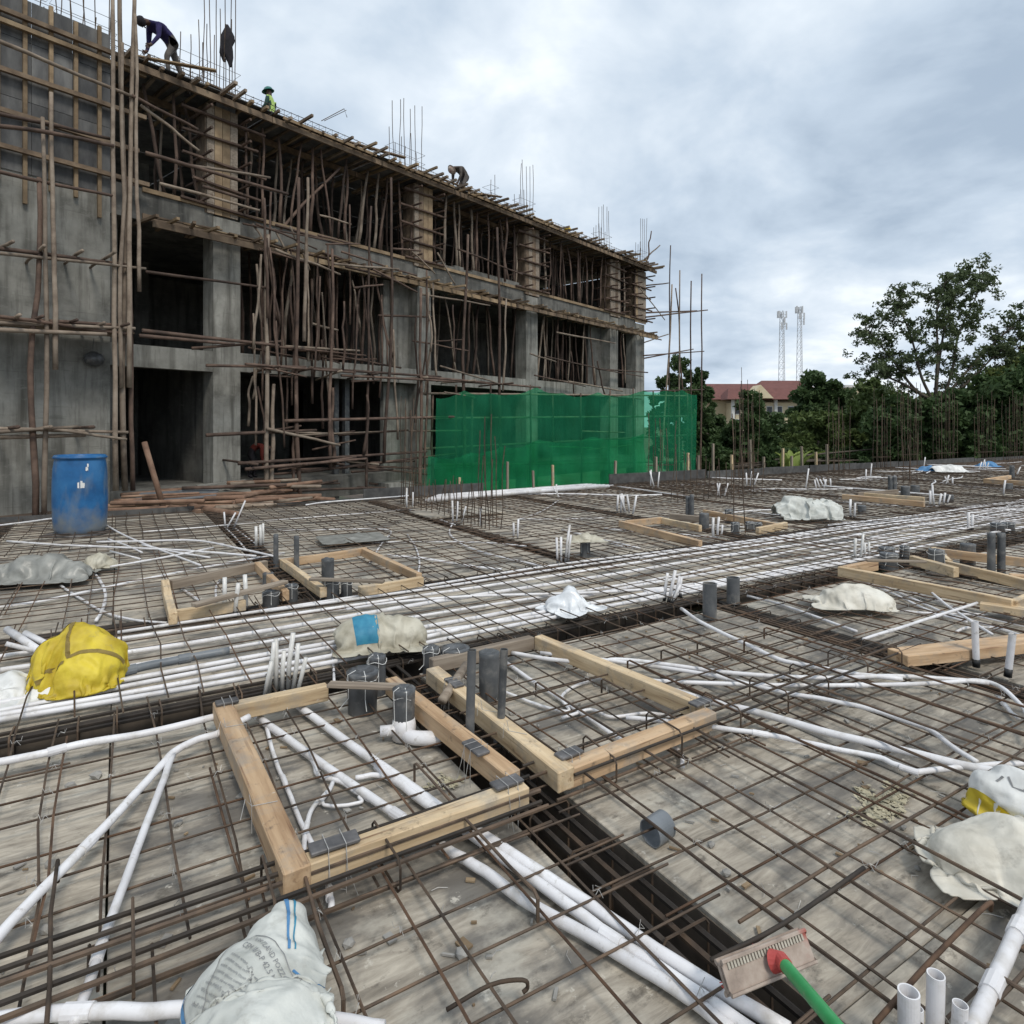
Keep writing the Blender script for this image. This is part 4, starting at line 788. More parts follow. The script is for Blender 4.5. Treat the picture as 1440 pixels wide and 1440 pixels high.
wrapped(990, 745, 722, .075, 'dark grey stub in the far frame beside the risers', .07, 'grey', strap=False); wrapped(1025, 735, 717, .065, 'dark strapped stub behind the far risers', .065); wrapped(1034, 752, 735, .06, 'dark square stub in the far strapped row', .06); wrapped(1055, 748, 734, .07, 'dark stub in the far strapped row, beside its end', .07); wrapped(1066, 747, 735, .06, 'dark stub ending the far strapped row', .06)
wrapped(1212, 723, 711, .07, 'square grey stub beside the two white risers', .07, 'grey', strap=False); wrapped(1252, 693, 670, .05, 'thin grey pipe in the distant frame', .05, 'grey', strap=False); wrapped(1258, 693, 670, .05, 'thin dark pipe in the distant frame', .05, 'grey', strap=False)
wrapped(1273, 701, 684, .09, 'round-topped grey stub in the distant frame', .085, 'grey', strap=False); wrapped(1287, 696, 683, .09, 'squat grey stub behind the round-topped one', .09, 'grey', strap=False); wrapped(1334, 706, 696, .09, 'dark stub behind the strapped risers', .09, 'grey', strap=False); wrapped(1418, 691, 680, .09, 'small grey stub joined to the far white riser', .09, 'grey', strap=False); wrapped(1423, 674, 655, .07, 'thin dark post in the distant reddish frame', .06, 'grey', strap=False)
wrapped(823, 783, 760, .06, 'grey stub capped by the yellowish bag', .06, 'grey')
# ------------------------------------------------------------------ sacks, sheets and bags (each a crumpled sheet settled over what lies under it)
class Cloth:
    def __init__(s, name, mat, label, cat, c, size, rot, lumps, seed, n=34, comp=.82, z0=.065, amp=.03, steps=110, rough=1.0, thick=.004, crs=1.0):
        c = Vector(c); s.w, s.l = size; nx = n; ny = max(6, int(n*s.l/s.w)); s.nx, s.ny = nx, ny; rng = np.random.default_rng(seed)
        gx, gy = np.meshgrid(np.linspace(-s.w/2, s.w/2, nx), np.linspace(-s.l/2, s.l/2, ny), indexing='ij')
        P = np.stack([gx*comp, gy*comp, np.zeros_like(gx)], 2)
        for k in range(3):
            f = (2.2, 5, 11)[k]/max(s.w, s.l); a = amp*(1.0, .7, .35)[k]; ph = rng.random(3)*60
            for i in range(nx):
                for j in range(ny):
                    q = Vector((gx[i, j]*f+ph[0], gy[i, j]*f+ph[1], ph[2])); P[i, j, 2] += a*noise.noise(q)*2; P[i, j, 0] += a*.8*noise.noise(q+Vector((9, 0, 4))); P[i, j, 1] += a*.8*noise.noise(q+Vector((0, 9, 8)))
        L_ = [(np.array(q[:3]), q[3]) for q in lumps]
        top = np.zeros((nx, ny))
        for q, r in L_:
            d2 = (P[..., 0]-q[0])**2+(P[..., 1]-q[1])**2; top = np.maximum(top, np.where(d2 < r*r, q[2]+np.sqrt(np.maximum(0, r*r-d2)), 0))
        P[..., 2] += top-P[..., 2].min()+.004
        hx, hy = s.w/(nx-1), s.l/(ny-1); hd = math.hypot(hx, hy); V = np.zeros_like(P); dt = .012
        def con(A, B_, rest, k):
            d = B_-A; ln = np.sqrt((d*d).sum(-1, keepdims=True))+1e-9; corr = d*(.5*k*(1-rest/ln)); A += corr; B_ -= corr
        for st in range(steps):
            V[..., 2] -= 9.8*dt; Q = P+V*dt
            for it in range(6):
                for o in (0, 1):
                    m = (nx-o)//2*2+o; con(Q[o:m:2], Q[o+1:m:2] if False else Q[o+1:m+1:2][:Q[o:m:2].shape[0]], hx, 1) if Q[o+1:m+1:2].shape[0] == Q[o:m:2].shape[0] else con(Q[o:m-1:2], Q[o+1:m:2], hx, 1)
                    m = (ny-o)//2*2+o; con(Q[:, o:m:2], Q[:, o+1:m+1:2], hy, 1) if Q[:, o+1:m+1:2].shape[1] == Q[:, o:m:2].shape[1] else con(Q[:, o:m-1:2], Q[:, o+1:m:2], hy, 1)
                for o in (0, 1):
                    m = (nx-1-o)//2*2+o
                    A, B_ = Q[o:m:2, :-1], Q[o+1:m+1:2, 1:]; con(A, B_, hd, .35); A, B_ = Q[o+1:m+1:2, :-1], Q[o:m:2, 1:]; con(A, B_, hd, .35)
                con(Q[:-4:5], Q[2:-2:5], 2*hx, .12*rough); con(Q[:, :-4:5], Q[:, 2:-2:5], 2*hy, .12*rough); con(Q[2:-4:5], Q[4:-2:5], 2*hx, .12*rough); con(Q[:, 2:-4:5], Q[:, 4:-2:5], 2*hy, .12*rough)
                for q, r in L_:
                    d = Q-q; ln = np.sqrt((d*d).sum(-1, keepdims=True))+1e-9; pen = np.maximum(0, r-ln); hit = pen > 0; Q += d/ln*pen; Q[..., :2] = np.where(hit, Q[..., :2]*.4+P[..., :2]*.6, Q[..., :2])
                low = Q[..., 2] < 0; Q[..., 2] = np.maximum(Q[..., 2], 0); Q[..., :2] = np.where(low[..., None], Q[..., :2]*.35+P[..., :2]*.65, Q[..., :2])
            V = (Q-P)/dt*.97; sp = np.sqrt((V*V).sum(-1, keepdims=True)); V *= np.minimum(1, 1.5/(sp+1e-9)); P = Q
        ph = float(rng.random()*40); gu = np.gradient(P, axis=0); gv = np.gradient(P, axis=1); NN = np.cross(gu, gv); NN /= np.linalg.norm(NN, axis=2, keepdims=True)+1e-9; D_ = np.zeros((nx, ny, 1))
        for i in range(nx):
            for j in range(ny):
                q = Vector((gx[i, j]*8+ph, gy[i, j]*8, ph)); w_ = Vector((noise.noise(q*.45), noise.noise(q*.45+Vector((4, 4, 4))), 0))*2.0
                D_[i, j, 0] = (.045*(.26-abs(noise.noise(q*.55+w_*.6))**.8)+.030*(.24-abs(noise.noise(q+w_))**.75)+.014*(.22-abs(noise.noise(q*2.3+w_*1.5))**.8))*crs*min(1, P[i, j, 2]*25)
        P = P+NN*D_; P[..., 2] = np.maximum(P[..., 2], 0)
        cr, sr = math.cos(rot), math.sin(rot); X = P[..., 0]*cr-P[..., 1]*sr+c.x; Y = P[..., 0]*sr+P[..., 1]*cr+c.y; s.P = np.stack([X, Y, P[..., 2]+z0], 2)
        mb = MB(); mb.v = [Vector(v) for v in s.P.reshape(-1, 3)]
        # ragged rounded corners
        for i in range(nx-1):
            for j in range(ny-1):
                u, v = abs((i+.5)/(nx-1)*2-1), abs((j+.5)/(ny-1)*2-1)
                if u**7+v**7 > 1.25: continue
                a = i*ny+j; mb.f.append((a, a+ny, a+ny+1, a+1)); mb.m.append(0)
        s.t = thing(name, label, cat, Vector((c.x, c.y, z0))); o = part(mb, 'cloth', mat, s.t, True)
        ss = o.modifiers.new('s', 'SUBSURF'); ss.levels = ss.render_levels = 1; so = o.modifiers.new('t', 'SOLIDIFY'); so.thickness = thick; so.offset = 0
    def at(s, a, b, lift=.0045):
        fx = min(max((a/s.w+.5)*(s.nx-1), 0), s.nx-1.001); fy = min(max((b/s.l+.5)*(s.ny-1), 0), s.ny-1.001); i, j = int(fx), int(fy); u, v = fx-i, fy-j; P = s.P
        p = P[i, j]*(1-u)*(1-v)+P[i+1, j]*u*(1-v)+P[i, j+1]*(1-u)*v+P[i+1, j+1]*u*v; n = np.cross(P[i+1, j]-P[i, j], P[i, j+1]-P[i, j]); n = n/(np.linalg.norm(n)+1e-9); return Vector(p+n*lift)
    def quad(s, a0, b0, a1, b1, mat, name='printed_panel', n=10, m=10):
        mb = MB()
        for i in range(n+1):
            for j in range(m+1): mb.v.append(s.at(a0+(a1-a0)*i/n, b0+(b1-b0)*j/m))
        for i in range(n):
            for j in range(m): k = i*(m+1)+j; mb.f.append((k, k+m+1, k+m+2, k+1)); mb.m.append(0)
        part(mb, name, mat, s.t, True); return s
    def line(s, pts, w, mat, name='printed_stripe'):
        pts = [Vector((*p, 0)) for p in pts]; d = []
        for p, q in zip(pts[:-1], pts[1:]): k = max(2, int((q-p).length/.012)); d += [p.lerp(q, i/k) for i in range(k)]
        d.append(pts[-1]); mb = MB()
        for i, p in enumerate(d):
            t = (d[min(i+1, len(d)-1)]-d[max(i-1, 0)]).normalized(); nn = Vector((-t.y, t.x, 0))*w/2; mb.v += [s.at(p.x-nn.x, p.y-nn.y), s.at(p.x, p.y), s.at(p.x+nn.x, p.y+nn.y)]
        for i in range(len(d)-1):
            for j in range(2): k = i*3+j; mb.f.append((k, k+3, k+4, k+1)); mb.m.append(0)
        part(mb, name, mat, s.t); return s
    def text(s, txt, a, b, size, mat='print_grey', name='printed_text', ang=0.0):
        cu = bpy.data.curves.new('lettering', 'FONT'); cu.body = txt; cu.size = size; cu.resolution_u = 2; o = bpy.data.objects.new('lettering', cu); COL.objects.link(o)
        dg = bpy.context.evaluated_depsgraph_get(); me = bpy.data.meshes.new_from_object(o.evaluated_get(dg)); bpy.data.objects.remove(o); bm = bmesh.new(); bm.from_mesh(me); bmesh.ops.triangulate(bm, faces=bm.faces[:]); bm.verts.index_update(); mb = MB()
        for v in bm.verts: mb.v.append(s.at(a+v.co.x*math.cos(ang)-v.co.y*math.sin(ang), b+v.co.x*math.sin(ang)+v.co.y*math.cos(ang), .005))
        for f in bm.faces: mb.f.append(tuple(v.index for v in f.verts)); mb.m.append(0)
        bm.free(); part(mb, name, mat, s.t)
s = Cloth('cement_sack', 'sack_grey', 'pale cement sack with grey print and blue edge lines lying on thick bars', 'cement sack', G(362, 1452, .12), (.40, .66), rad(22), [(0, -.1, -.05, .22), (.0, .05, -.04, .21), (.05, .15, .04, .12), (.08, .22, .10, .05), (.0, -.28, -.1, .22)], 3, 52, .86, .10, .03, 110, .7, crs=.55)
s.line([(-.185, -.28), (-.185, .1), (-.13, .26), (-.05, .3)], .014, 'print_blue'); s.line([(.06, .3), (.085, .08)], .007, 'print_blue'); s.line([(.075, .3), (.10, .08)], .004, 'print_teal'); s.line([(.10, .02), (.14, -.01), (.18, -.03)], .007, 'print_blue')
s.text('PORTLAND POZZOLANA', -.005, .125, .0180, ang=rad(-58)); s.text('CEM II/B-P 42.5 N', -.028, .115, .0200, ang=rad(-58))
for i in range(9): s.text(['mmwnm wnmm nwmmn wm', 'nmwmm mnwn mmwm nmm', 'wmnm mmnwm nmwn mmn'][i % 3], -.05-i*.012, .095-i*.007, .0105, 'print_grey', 'small_print', rad(-58))
s.line([(-.16, -.1), (-.06, .14), (.0, .155), (.05, .10), (.13, -.05)], .0022, 'print_grey')
s = Cloth('sack', 'sack_yellow', 'crumpled yellow sack with brown lines over the corridor conduits', 'sack', G(112, 962, .06), (.80, .80), rad(28), [(0, .03, .16, .17), (.07, .0, .12, .16), (-.08, .05, .10, .16), (.02, -.05, .03, .18)], 8, 52, .52, .07, .06, 120, .4, crs=1.1)
s.line([(-.30, .05), (-.02, .10), (.0, -.16), (.3, -.12)], .02, 'print_brown'); s.line([(-.26, -.14), (-.02, -.18)], .018, 'print_brown'); s.line([(-.12, .3), (-.02, .10)], .02, 'print_brown')
Cloth('plastic_sheet', 'sack_white', 'dirty white plastic sheet crumpled under the yellow sack', 'plastic sheet', G(12, 978, .06), (.75, .5), rad(25), [(0, .05, -.02, .13), (-.2, 0, -.02, .12), (.2, -.02, -.05, .13)], 12, 40, .78, .06, .04)
s = Cloth('sack', 'sack_beige', 'tan paper sack with a teal panel lying across the corridor conduits', 'sack', G(537, 908, .06), (.74, .62), rad(14), [(-.15, 0, .02, .16), (-.05, .02, .02, .17), (.08, .02, .02, .165), (.17, 0, .03, .13)], 5, 44, .80, .085, .02, 110, 1.4); s.quad(-.2, -.2, -.04, .02, 'print_teal')
Cloth('plastic_sheet', 'sack_film', 'clean white plastic sheet draped in a peak over the conduits', 'plastic sheet', G(803, 858, .06), (.55, .5), rad(40), [(0, 0, .06, .11), (-.1, .05, 0, .10), (.1, .06, -.02, .11)], 9, 36, .86, .08, .03)
Cloth('sack', 'sack_cream', 'plump pale beige sack with a twisted tail on the mat', 'sack', G(1198, 850, .06), (.78, .52), rad(-12), [(-.14, 0, -.02, .14), (-.03, 0, -.03, .19), (.08, 0, -.03, .19), (.18, 0, -.01, .14)], 4, 44, .84, .065, .03)
Cloth('sack', 'sack_grey', 'big pale grey woven sack standing by the far timber frame', 'sack', G(1134, 727, .06), (1.35, 1.0), rad(-6), [(-.32, 0, -.05, .3), (-.2, .05, .16, .2), (.05, 0, -.1, .38), (.32, 0, -.02, .3), (-.1, .1, .08, .25)], 6, 44, .72, .06, .09, 120, .4, crs=2)
Cloth('sack', 'sheet_dull', 'long dusty greenish-grey sack crumpled across the mat', 'sack', G(52, 812, .06), (1.2, .75), rad(10), [(-.35, 0, -.02, .16), (-.1, .05, .03, .18), (.12, .05, .05, .18), (.33, 0, -.04, .18)], 1, 44, .78, .06, .05)
Cloth('sack', 'sack_beige', 'small tan paper bag beside the long dusty sack', 'sack', G(137, 797, .06), (.48, .4), rad(30), [(0, 0, .03, .12), (.1, .03, .0, .09)], 7, 28, .85, .06, .03)
s = Cloth('sack', 'sack_cream', 'cream sack lying on the mat below the torn yellow bag', 'sack', G(1418, 1222, .06), (.64, .54), rad(-14), [(-.10, 0, -.01, .13), (.03, .02, -.02, .17), (.16, -.0, -.01, .15), (.05, -.06, -.03, .15)], 15, 48, .74, .06, .04, 110, .6, crs=.8)
s = Cloth('sack', 'sack_white', 'torn white bag with yellow edging on top of the cream sack', 'sack', G(1430, 1152, .06), (.46, .40), rad(15), [(0, 0, .07, .10), (.08, .03, .05, .10), (-.05, .05, .06, .08)], 29, 38, .72, .075, .04, 110, .6, crs=.7)
s.quad(-.225, -.18, -.12, .18, 'sack_yellow', 'yellow_edge', 16, 20); s.quad(-.12, -.19, .18, -.11, 'sack_yellow', 'yellow_edge', 20, 12); s.line([(-.02, .02), (-.04, -.01), (-.02, -.04), (.03, -.03)], .007, 'print_grey', 'printed_mark'); s.line([(-.06, .03), (-.03, .03)], .007, 'print_grey', 'printed_mark')
Cloth('sack', 'sack_beige', 'small yellowish bag tied over a grey stub', 'sack', G(823, 783, .0), (.52, .42), rad(10), [(0, 0, .0, .09), (.12, .02, -.02, .08), (-.12, 0, -.02, .08)], 33, 26, .84, .20, .03)
Cloth('plastic_sheet', 'sheet_dull', 'thin grey plastic sheet lying flat behind the orange-brown frame', 'plastic sheet', G(495, 757, .06), (.9, .7), rad(25), [(0, 0, -.2, .22)], 31, 26, .9, .065, .02)
Cloth('plastic_sheet', 'sack_white', 'heap of white sheeting at the far deck end', 'plastic sheet', G(1336, 663, .06), (1.3, 1.0), rad(5), [(0, 0, .0, .25), (-.4, .1, .0, .2), (.3, 0, 0, .2)], 19, 26, .82, .06, .08); Cloth('tarpaulin', 'print_blue', 'crumpled blue tarpaulin beside the white sheeting heap', 'tarpaulin', G(1310, 662, .06), (1.0, .8), rad(-5), [(0, 0, -.05, .22), (-.2, .1, .0, .15), (.2, 0, 0, .15)], 20, 24, .82, .06, .08)
Cloth('tarpaulin', 'print_blue', 'small dark blue tarpaulin heap near the far edge', 'tarpaulin', G(1392, 656, .06), (1.0, .8), rad(5), [(0, 0, -.05, .25), (-.2, .1, .0, .15)], 69, 24, .85, .06, .06)
# patch of sawdust and small debris
def patch(px, mat, name, label, n=260, size=.012):
    o = [G(x, y, .006) for x, y in px]; c = sum(o, Vector())/len(o); mb = MB()
    for i in range(n):
        a, b = R.choice(o), R.choice(o); p = c+(a-c)*R.random()**.6*.7+(b-c)*R.random()*.3; s_ = size*R.uniform(.4, 1.5); an = R.random()*6.28; x = Vector((math.cos(an), math.sin(an), R.gauss(0, .2)))*s_; y = Vector((-math.sin(an), math.cos(an), R.gauss(0, .2)))*s_*R.uniform(.25, .9)
        b_ = len(mb.v); mb.v += [p-x-y, p+x-y, p+x+y, p-x+y]; mb.f.append((b_, b_+1, b_+2, b_+3)); mb.m.append(0)
    t = single(mb, name, mat, label, 'debris'); t['kind'] = 'stuff'; return t
patch([(1175, 1150), (1200, 1105), (1265, 1095), (1290, 1115), (1270, 1150), (1220, 1170)], 'ash', 'sawdust', 'pale yellow sawdust and shavings on the bare deck', 520, .010)
patch([(585, 1110), (620, 1085), (660, 1095), (640, 1110)], 'ash', 'sawdust', 'wood shavings on the deck inside the near frame', 120, .007)
mb = MB()
for i in range(900):
    u_, v_ = R.uniform(-2.5, 5), R.uniform(-.8, 3.6); p = U(u_, v_, .004); an = R.random()*6.28; ln = R.choice([R.uniform(.008, .03), R.uniform(.02, .07)]); d_ = Vector((math.cos(an), math.sin(an), R.uniform(-.02, .05)))*ln
    if any(abs(u_-q) < TW+.04 for q in UL): continue
    if i % 3 == 0: mb.tube([p, p+d_*.6+Vector((R.gauss(0, .006), R.gauss(0, .006), .003)), p+d_], .0011, 3, False, 1)
    else: mb.box(p+Vector((0, 0, .002)), d_*.35, Vector((-d_.y, d_.x, 0))*R.uniform(.05, .25), (0, 0, .003), 0 if i % 2 else 2)
o = mb.build('wood_chips', ['plankl', 'wire', 'block'], None); o['label'] = 'scattered chips, wire clippings and crumbs littering the near deck'; o['category'] = 'debris'; o['kind'] = 'stuff'
def rubble(x, y, sz, lab='small broken lump of mortar lying on the bare deck'):
    bm = bmesh.new(); bmesh.ops.create_icosphere(bm, subdivisions=1, radius=sz)
    ph = R.random()*50
    for v in bm.verts: v.co *= 1+.5*noise.noise(v.co/sz*1.4+Vector((ph, 0, 0))); v.co.z *= .7
    me = bpy.data.meshes.new('mortar_lump'); bm.to_mesh(me); bm.free(); me.materials.append(M['block'])
    o = link('mortar_lump', me, None, G(x, y, 0)+Vector((0, 0, sz*.4))); tag(o, lab, 'rubble', 'mortar lumps on the deck')
for x, y, z in ((98, 1107, .022), (135, 1094, .028), (250, 1160, .02), (70, 1218, .02), (65, 1310, .02), (650, 1345, .024), (490, 1330, .02), (1022, 1230, .018), (1100, 1295, .012), (1270, 1165, .014), (1290, 1222, .012), (720, 1005, .02), (30, 1255, .015), (187, 1285, .012), (1285, 930, .02), (1000, 1190, .015)): rubble(x, y, z)

# ------------------------------------------------------------------ squeegee brush
hd = G(1078, 1352, .17); sock = G(1098, 1350, .19); end = G(1190, 1460, .30)
t = thing('deck_brush', 'dusty red deck brush with green handle lying over the open trench', 'brush', hd)
ax = (G(1134, 1327, .17)-G(1024, 1371, .17)); half = ax/2; ax.normalize(); face = Vector((.15, -.8, .55)).normalized(); face = (face-ax*face.dot(ax)).normalized(); th = ax.cross(face)
bm = bmesh.new(); bmesh.ops.create_cube(bm, size=1)
for v in bm.verts: v.co = hd-hd+ax*(v.co.x*half.length*2)+face*(v.co.y*.022)+th*(v.co.z*.060)
bmesh.ops.bevel(bm, geom=bm.edges[:], offset=.008, segments=3, affect='EDGES'); me = bpy.data.meshes.new('head'); bm.to_mesh(me); bm.free(); me.materials.append(M['brush']); link('head', me, t)
mb = MB(); upv = th if th.z > 0 else -th
for i in range(26):
    c = hd+ax*((i/25-.5)*half.length*1.86)+upv*.022+face*.012; mb.box(c, ax*.0028, face*.004, upv*.007)
part(mb, 'ribs', 'bristle', t)
mb = MB()
for i in range(150):
    c = hd+ax*((R.random()-.5)*half.length*1.9)-face*.012+upv*R.uniform(-.026, .026); mb.tube([c, c-face*R.uniform(.03, .045)+Vector((R.gauss(0, .005), R.gauss(0, .005), 0))], .0016, 3, False)
o = part(mb, 'bristles', 'red', t); o['kind'] = 'stuff'
part(MB().tube([hd+face*.008+(sock-hd)*.3, sock+(end-sock)*.02, sock+(end-sock)*.10], [.026, .021, .018], 14), 'socket', 'red', t)
hp = [sock+(end-sock)*k for k in (.04, .05, .3, .7, 1.6)]; part(MB().tube(hp, .0155, 14), 'handle', 'green', t, True)

# ------------------------------------------------------------------ blue barrel on the deck edge
b = G(113, 748, .03); t = thing('barrel', 'blue plastic barrel with torn white label, standing by the concrete wall', 'barrel', b)
hgt = 1.12; r = .335; prof = [(.29, 0), (.305, .015), (.325, .08), (r, .25), (r*1.02, .5), (r*1.01, .75), (r*.985, .92), (r*.94, 1.03), (r*.925, 1.055), (r*.965, 1.06), (r*.965, 1.10), (r*.93, 1.115), (r*.9, 1.10), (r*.88, 1.07)]
part(MB().lathe(prof, 40, 0, b), 'body', 'barrel', t, True)
part(MB().lathe([(r*.975, 1.066), (r*1.0, 1.072), (r*1.0, 1.088), (r*.975, 1.094)], 40, 0, b), 'rim_ring', 'barrel', t, True)
def bpatch(a0, a1, z0, z1, name='label_scrap'):
    mb = MB(); n = 6
    for i in range(n+1):
        q = a0+(a1-a0)*i/n; e = .018*noise.noise((i*.9, z0*9, a0*5))
        for z in (z0+e, (z0+z1)/2, z1-e): mb.v.append(b+Vector((math.cos(q)*(r*1.021), math.sin(q)*(r*1.021), z)))
    for i in range(n):
        for j in range(2): k = i*3+j; mb.f.append((k, k+3, k+4, k+1)); mb.m.append(0)
    part(mb, name, 'white', t)
an = math.atan2(-b.y, -b.x)
for a0, a1, z0, z1 in ((-.10, -.04, .66, .74), (.00, .07, .67, .76), (.07, .15, .68, .73), (.0, .14, .66, .68), (.18, .27, .90, .95), (.23, .29, .95, 1.0)): bpatch(an+a0, an+a1, z0, z1)
single(MB().box(b+Vector((.0, -.02, -.012)), (.36, 0, 0), (0, .3, 0), (0, 0, .012)), 'board', 'plate', 'flat board under the blue barrel', 'board')
p = G(5, 677, 0); 

# ------------------------------------------------------------------ starter bars on the deck
def starters(label, base, n, w, hmin, hmax, group='starter bars standing on the deck', st=3, r=.008, dirv=(1, 0), fine=True):
    base = Vector(base); t = thing('starter_bars', label, 'starter bars', base, group); d = U(*dirv).normalized(); e = Vector((-d.y, d.x, 0))
    pts = []
    for i in range(n):
        side = i % 2; k = (i//2)/max(1, (n-1)//2)-.5
        p = base+d*k*w+e*(side-.5)*.2; pts.append(p); h = R.uniform(hmin, hmax)
        part(MB().tube(wob(p, p+Vector((R.gauss(0, .04), R.gauss(0, .04), h)), 4, .02), r, 5), 'bar', 'bar', t)
    for k in range(st):
        z = .15+k*.3; mb = MB(); q = [base+d*sx*(w/2+.02)+e*sy*.12+Vector((0, 0, z)) for sx, sy in ((-1, -1), (1, -1), (1, 1), (-1, 1))]; mb.tube(q, .005, 4, False, 0, True); part(mb, 'link', 'bar', t)
    return t
starters('long row of starter bars between the white riser fork and the corner column', G(632, 730), 18, 1.9, .45, .75, dirv=(0, 1), st=1)
starters('tall starter bars with pale tips beside the bare deck sheet', G(688, 742), 8, .35, .9, 1.75, dirv=(0, 1), st=2)
starters('tall starter bars at the deck corner before the dark ground floor', G(580, 712), 12, .7, 1.6, 2.2, dirv=(0, 1), st=4)
starters('lone pair of long starter bars by the far wrapped stub row', G(1042, 748), 2, .06, 1.7, 2.2, st=0)
starters('row of starter bars before the upstand boards and timber pegs', G(1010, 702), 16, 2.6, .7, 1.2, dirv=(1, 0), st=1)
starters('tall starter bars rising in front of the dark round tree', G(1050, 672), 10, .8, 2.3, 3.4, st=3)
for i, (x, y, h0, h1, n, w, lab) in enumerate(((930, 676, 1.0, 2.0, 8, .8, 'starter bars against the right end of the net'), (1240, 660, 2.0, 3.2, 8, .8, 'starter bars before the mid-green tree beside the tall tree'), (1280, 655, 2.4, 3.4, 12, 1.4, 'starter bars in front of the tall tree trunk'), (1330, 652, 2.4, 3.4, 12, 1.6, 'starter bars behind the blue and white sheeting'), (1385, 650, 2.0, 3.2, 10, 1.4, 'starter bars beside the dark blue tarpaulin'), (1425, 650, 2.2, 3.2, 10, 1.4, 'starter bars in front of the dense right-hand tree'), (1280, 680, 1.0, 1.6, 4, .3, 'short starter bars behind the distant frame'), (1180, 668, 1.6, 2.6, 8, .8, 'starter bars before the lighter green bush'))):
    starters(lab, G(x, y), n, w, h0, h1, st=2, r=.010)
# timber pegs holding the upstand
for i, (x, y, h) in enumerate(((615, 690, .3), (678, 686, .62), (714, 684, .38), (736, 682, .5), (868, 683, .55), (923, 679, .62), (965, 676, .7), (979, 675, .62), (1003, 674, .95), (1026, 672, .6), (1049, 670, 1.05), (1068, 669, .5), (1088, 667, .75), (1098, 666, .5), (1112, 665, .8), (1135, 664, .6), (1149, 663, .85))):
    p = G(x, y); k = UV(p)[0]; p = U(k, V1+.07, 0)
    o = rbeam('timber_peg', p+Vector((0, 0, -.3)), p+Vector((R.gauss(0, .02), R.gauss(0, .02), h+.1)), .09, .05, 'timberG' if i % 3 else 'timber', None, up=(1, .2, 0)); tag(o, 'upright timber peg bracing the upstand boards along the deck edge', 'peg', 'timber pegs along the deck edge')
for i, (x0, x1) in enumerate(((240, 455), (455, 575))):
    k0, k1 = UV(G(x0, 712))[0], UV(G(x1, 706))[0]
single(MB().box(G(645, 720, .05), U(.75, 0), U(0, .45), (0, 0, .012)), 'ply_sheet', 'deck', 'bare ply sheet lying among the starter bars', 'sheet')
# ------------------------------------------------------------------ the concrete frame building
Z1, Z2, ZR = 3.43, 6.75, 9.80
bld = thing('concrete_building', 'unfinished grey concrete frame building of three storeys behind timber scaffolding', 'building', B(5, 6, 0))
def bbox(s0, s1, d0, d1, z0, z1): return MB().box(B((s0+s1)/2, (d0+d1)/2, (z0+z1)/2), FD*((s1-s0)/2), FN*((d1-d0)/2), (0, 0, (z1-z0)/2))
def bp(name, mat, s0, s1, d0, d1, z0, z1): return part(bbox(s0, s1, d0, d1, z0, z1), name, mat, bld)
SE = S(906); SL = -13.0; sw = S(152)
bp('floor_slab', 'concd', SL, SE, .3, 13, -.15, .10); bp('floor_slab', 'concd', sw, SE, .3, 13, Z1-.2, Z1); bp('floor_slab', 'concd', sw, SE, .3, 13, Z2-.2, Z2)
cols = [(S(300), S(338)), (S(587), S(606)), (S(740), S(756)), (S(858), S(869)), (S(894), S(906))]
# edge beams between columns, each a piece
edges = [sw]+[c for a in cols for c in a]
for i in range(0, len(edges)-1, 2):
    a, b_ = edges[i], edges[i+1]
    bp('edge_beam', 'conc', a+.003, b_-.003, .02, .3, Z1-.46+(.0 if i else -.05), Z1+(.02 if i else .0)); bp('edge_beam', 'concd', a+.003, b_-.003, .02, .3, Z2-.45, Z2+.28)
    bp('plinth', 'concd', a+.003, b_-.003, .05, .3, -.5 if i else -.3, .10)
for i, (a, b_) in enumerate(cols):
    bp('column', 'conc', a, b_, 0, .55, -3.1, Z2+.05)
    if i in (0,): bp('column', 'shutter', a+.1, b_-.1, .06, .5, Z2+.05, ZR)
    for d in (5.0, 10.0):
        bp('column', 'concd', a, a+.4, d, d+.4, -.0, ZR-.3)
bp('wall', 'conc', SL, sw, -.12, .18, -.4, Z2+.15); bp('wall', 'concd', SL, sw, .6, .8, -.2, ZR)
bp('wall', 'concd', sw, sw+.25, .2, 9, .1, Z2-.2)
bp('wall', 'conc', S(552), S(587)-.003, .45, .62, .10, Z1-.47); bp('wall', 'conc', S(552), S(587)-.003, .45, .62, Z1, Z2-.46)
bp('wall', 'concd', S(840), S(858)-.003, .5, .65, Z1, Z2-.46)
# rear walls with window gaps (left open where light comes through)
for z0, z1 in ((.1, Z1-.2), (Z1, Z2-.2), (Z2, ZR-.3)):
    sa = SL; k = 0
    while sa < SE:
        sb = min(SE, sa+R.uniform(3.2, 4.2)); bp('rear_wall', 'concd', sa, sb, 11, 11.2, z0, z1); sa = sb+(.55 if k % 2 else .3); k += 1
bp('added_inner_wall', 'concd', S(300)+.1, S(300)+.3, .6, 7, .1, Z1-.2); bp('added_inner_wall', 'concd', S(338), S(552), 6.0, 6.2, .1, Z1-.2); bp('added_inner_wall', 'concd', S(338), S(700), 7, 7.2, Z1, Z2-.2); bp('added_inner_wall', 'concd', S(606)+.2, S(606)+.4, .6, 8, .1, Z1-.2); bp('added_inner_wall', 'concd', 3, SE, 6, 6.2, Z2, ZR-.4)  # partitions here and below are added to darken the open storeys
for z0, z1 in ((.1, Z1-.2), (Z1, Z2-.2), (Z2, ZR-.3)): bp('added_end_wall', 'concd', SE-.25, SE-.02, .56, 11, z0+.002, z1-.002)  # unseen closing wall, added to stop daylight showing through the end bays
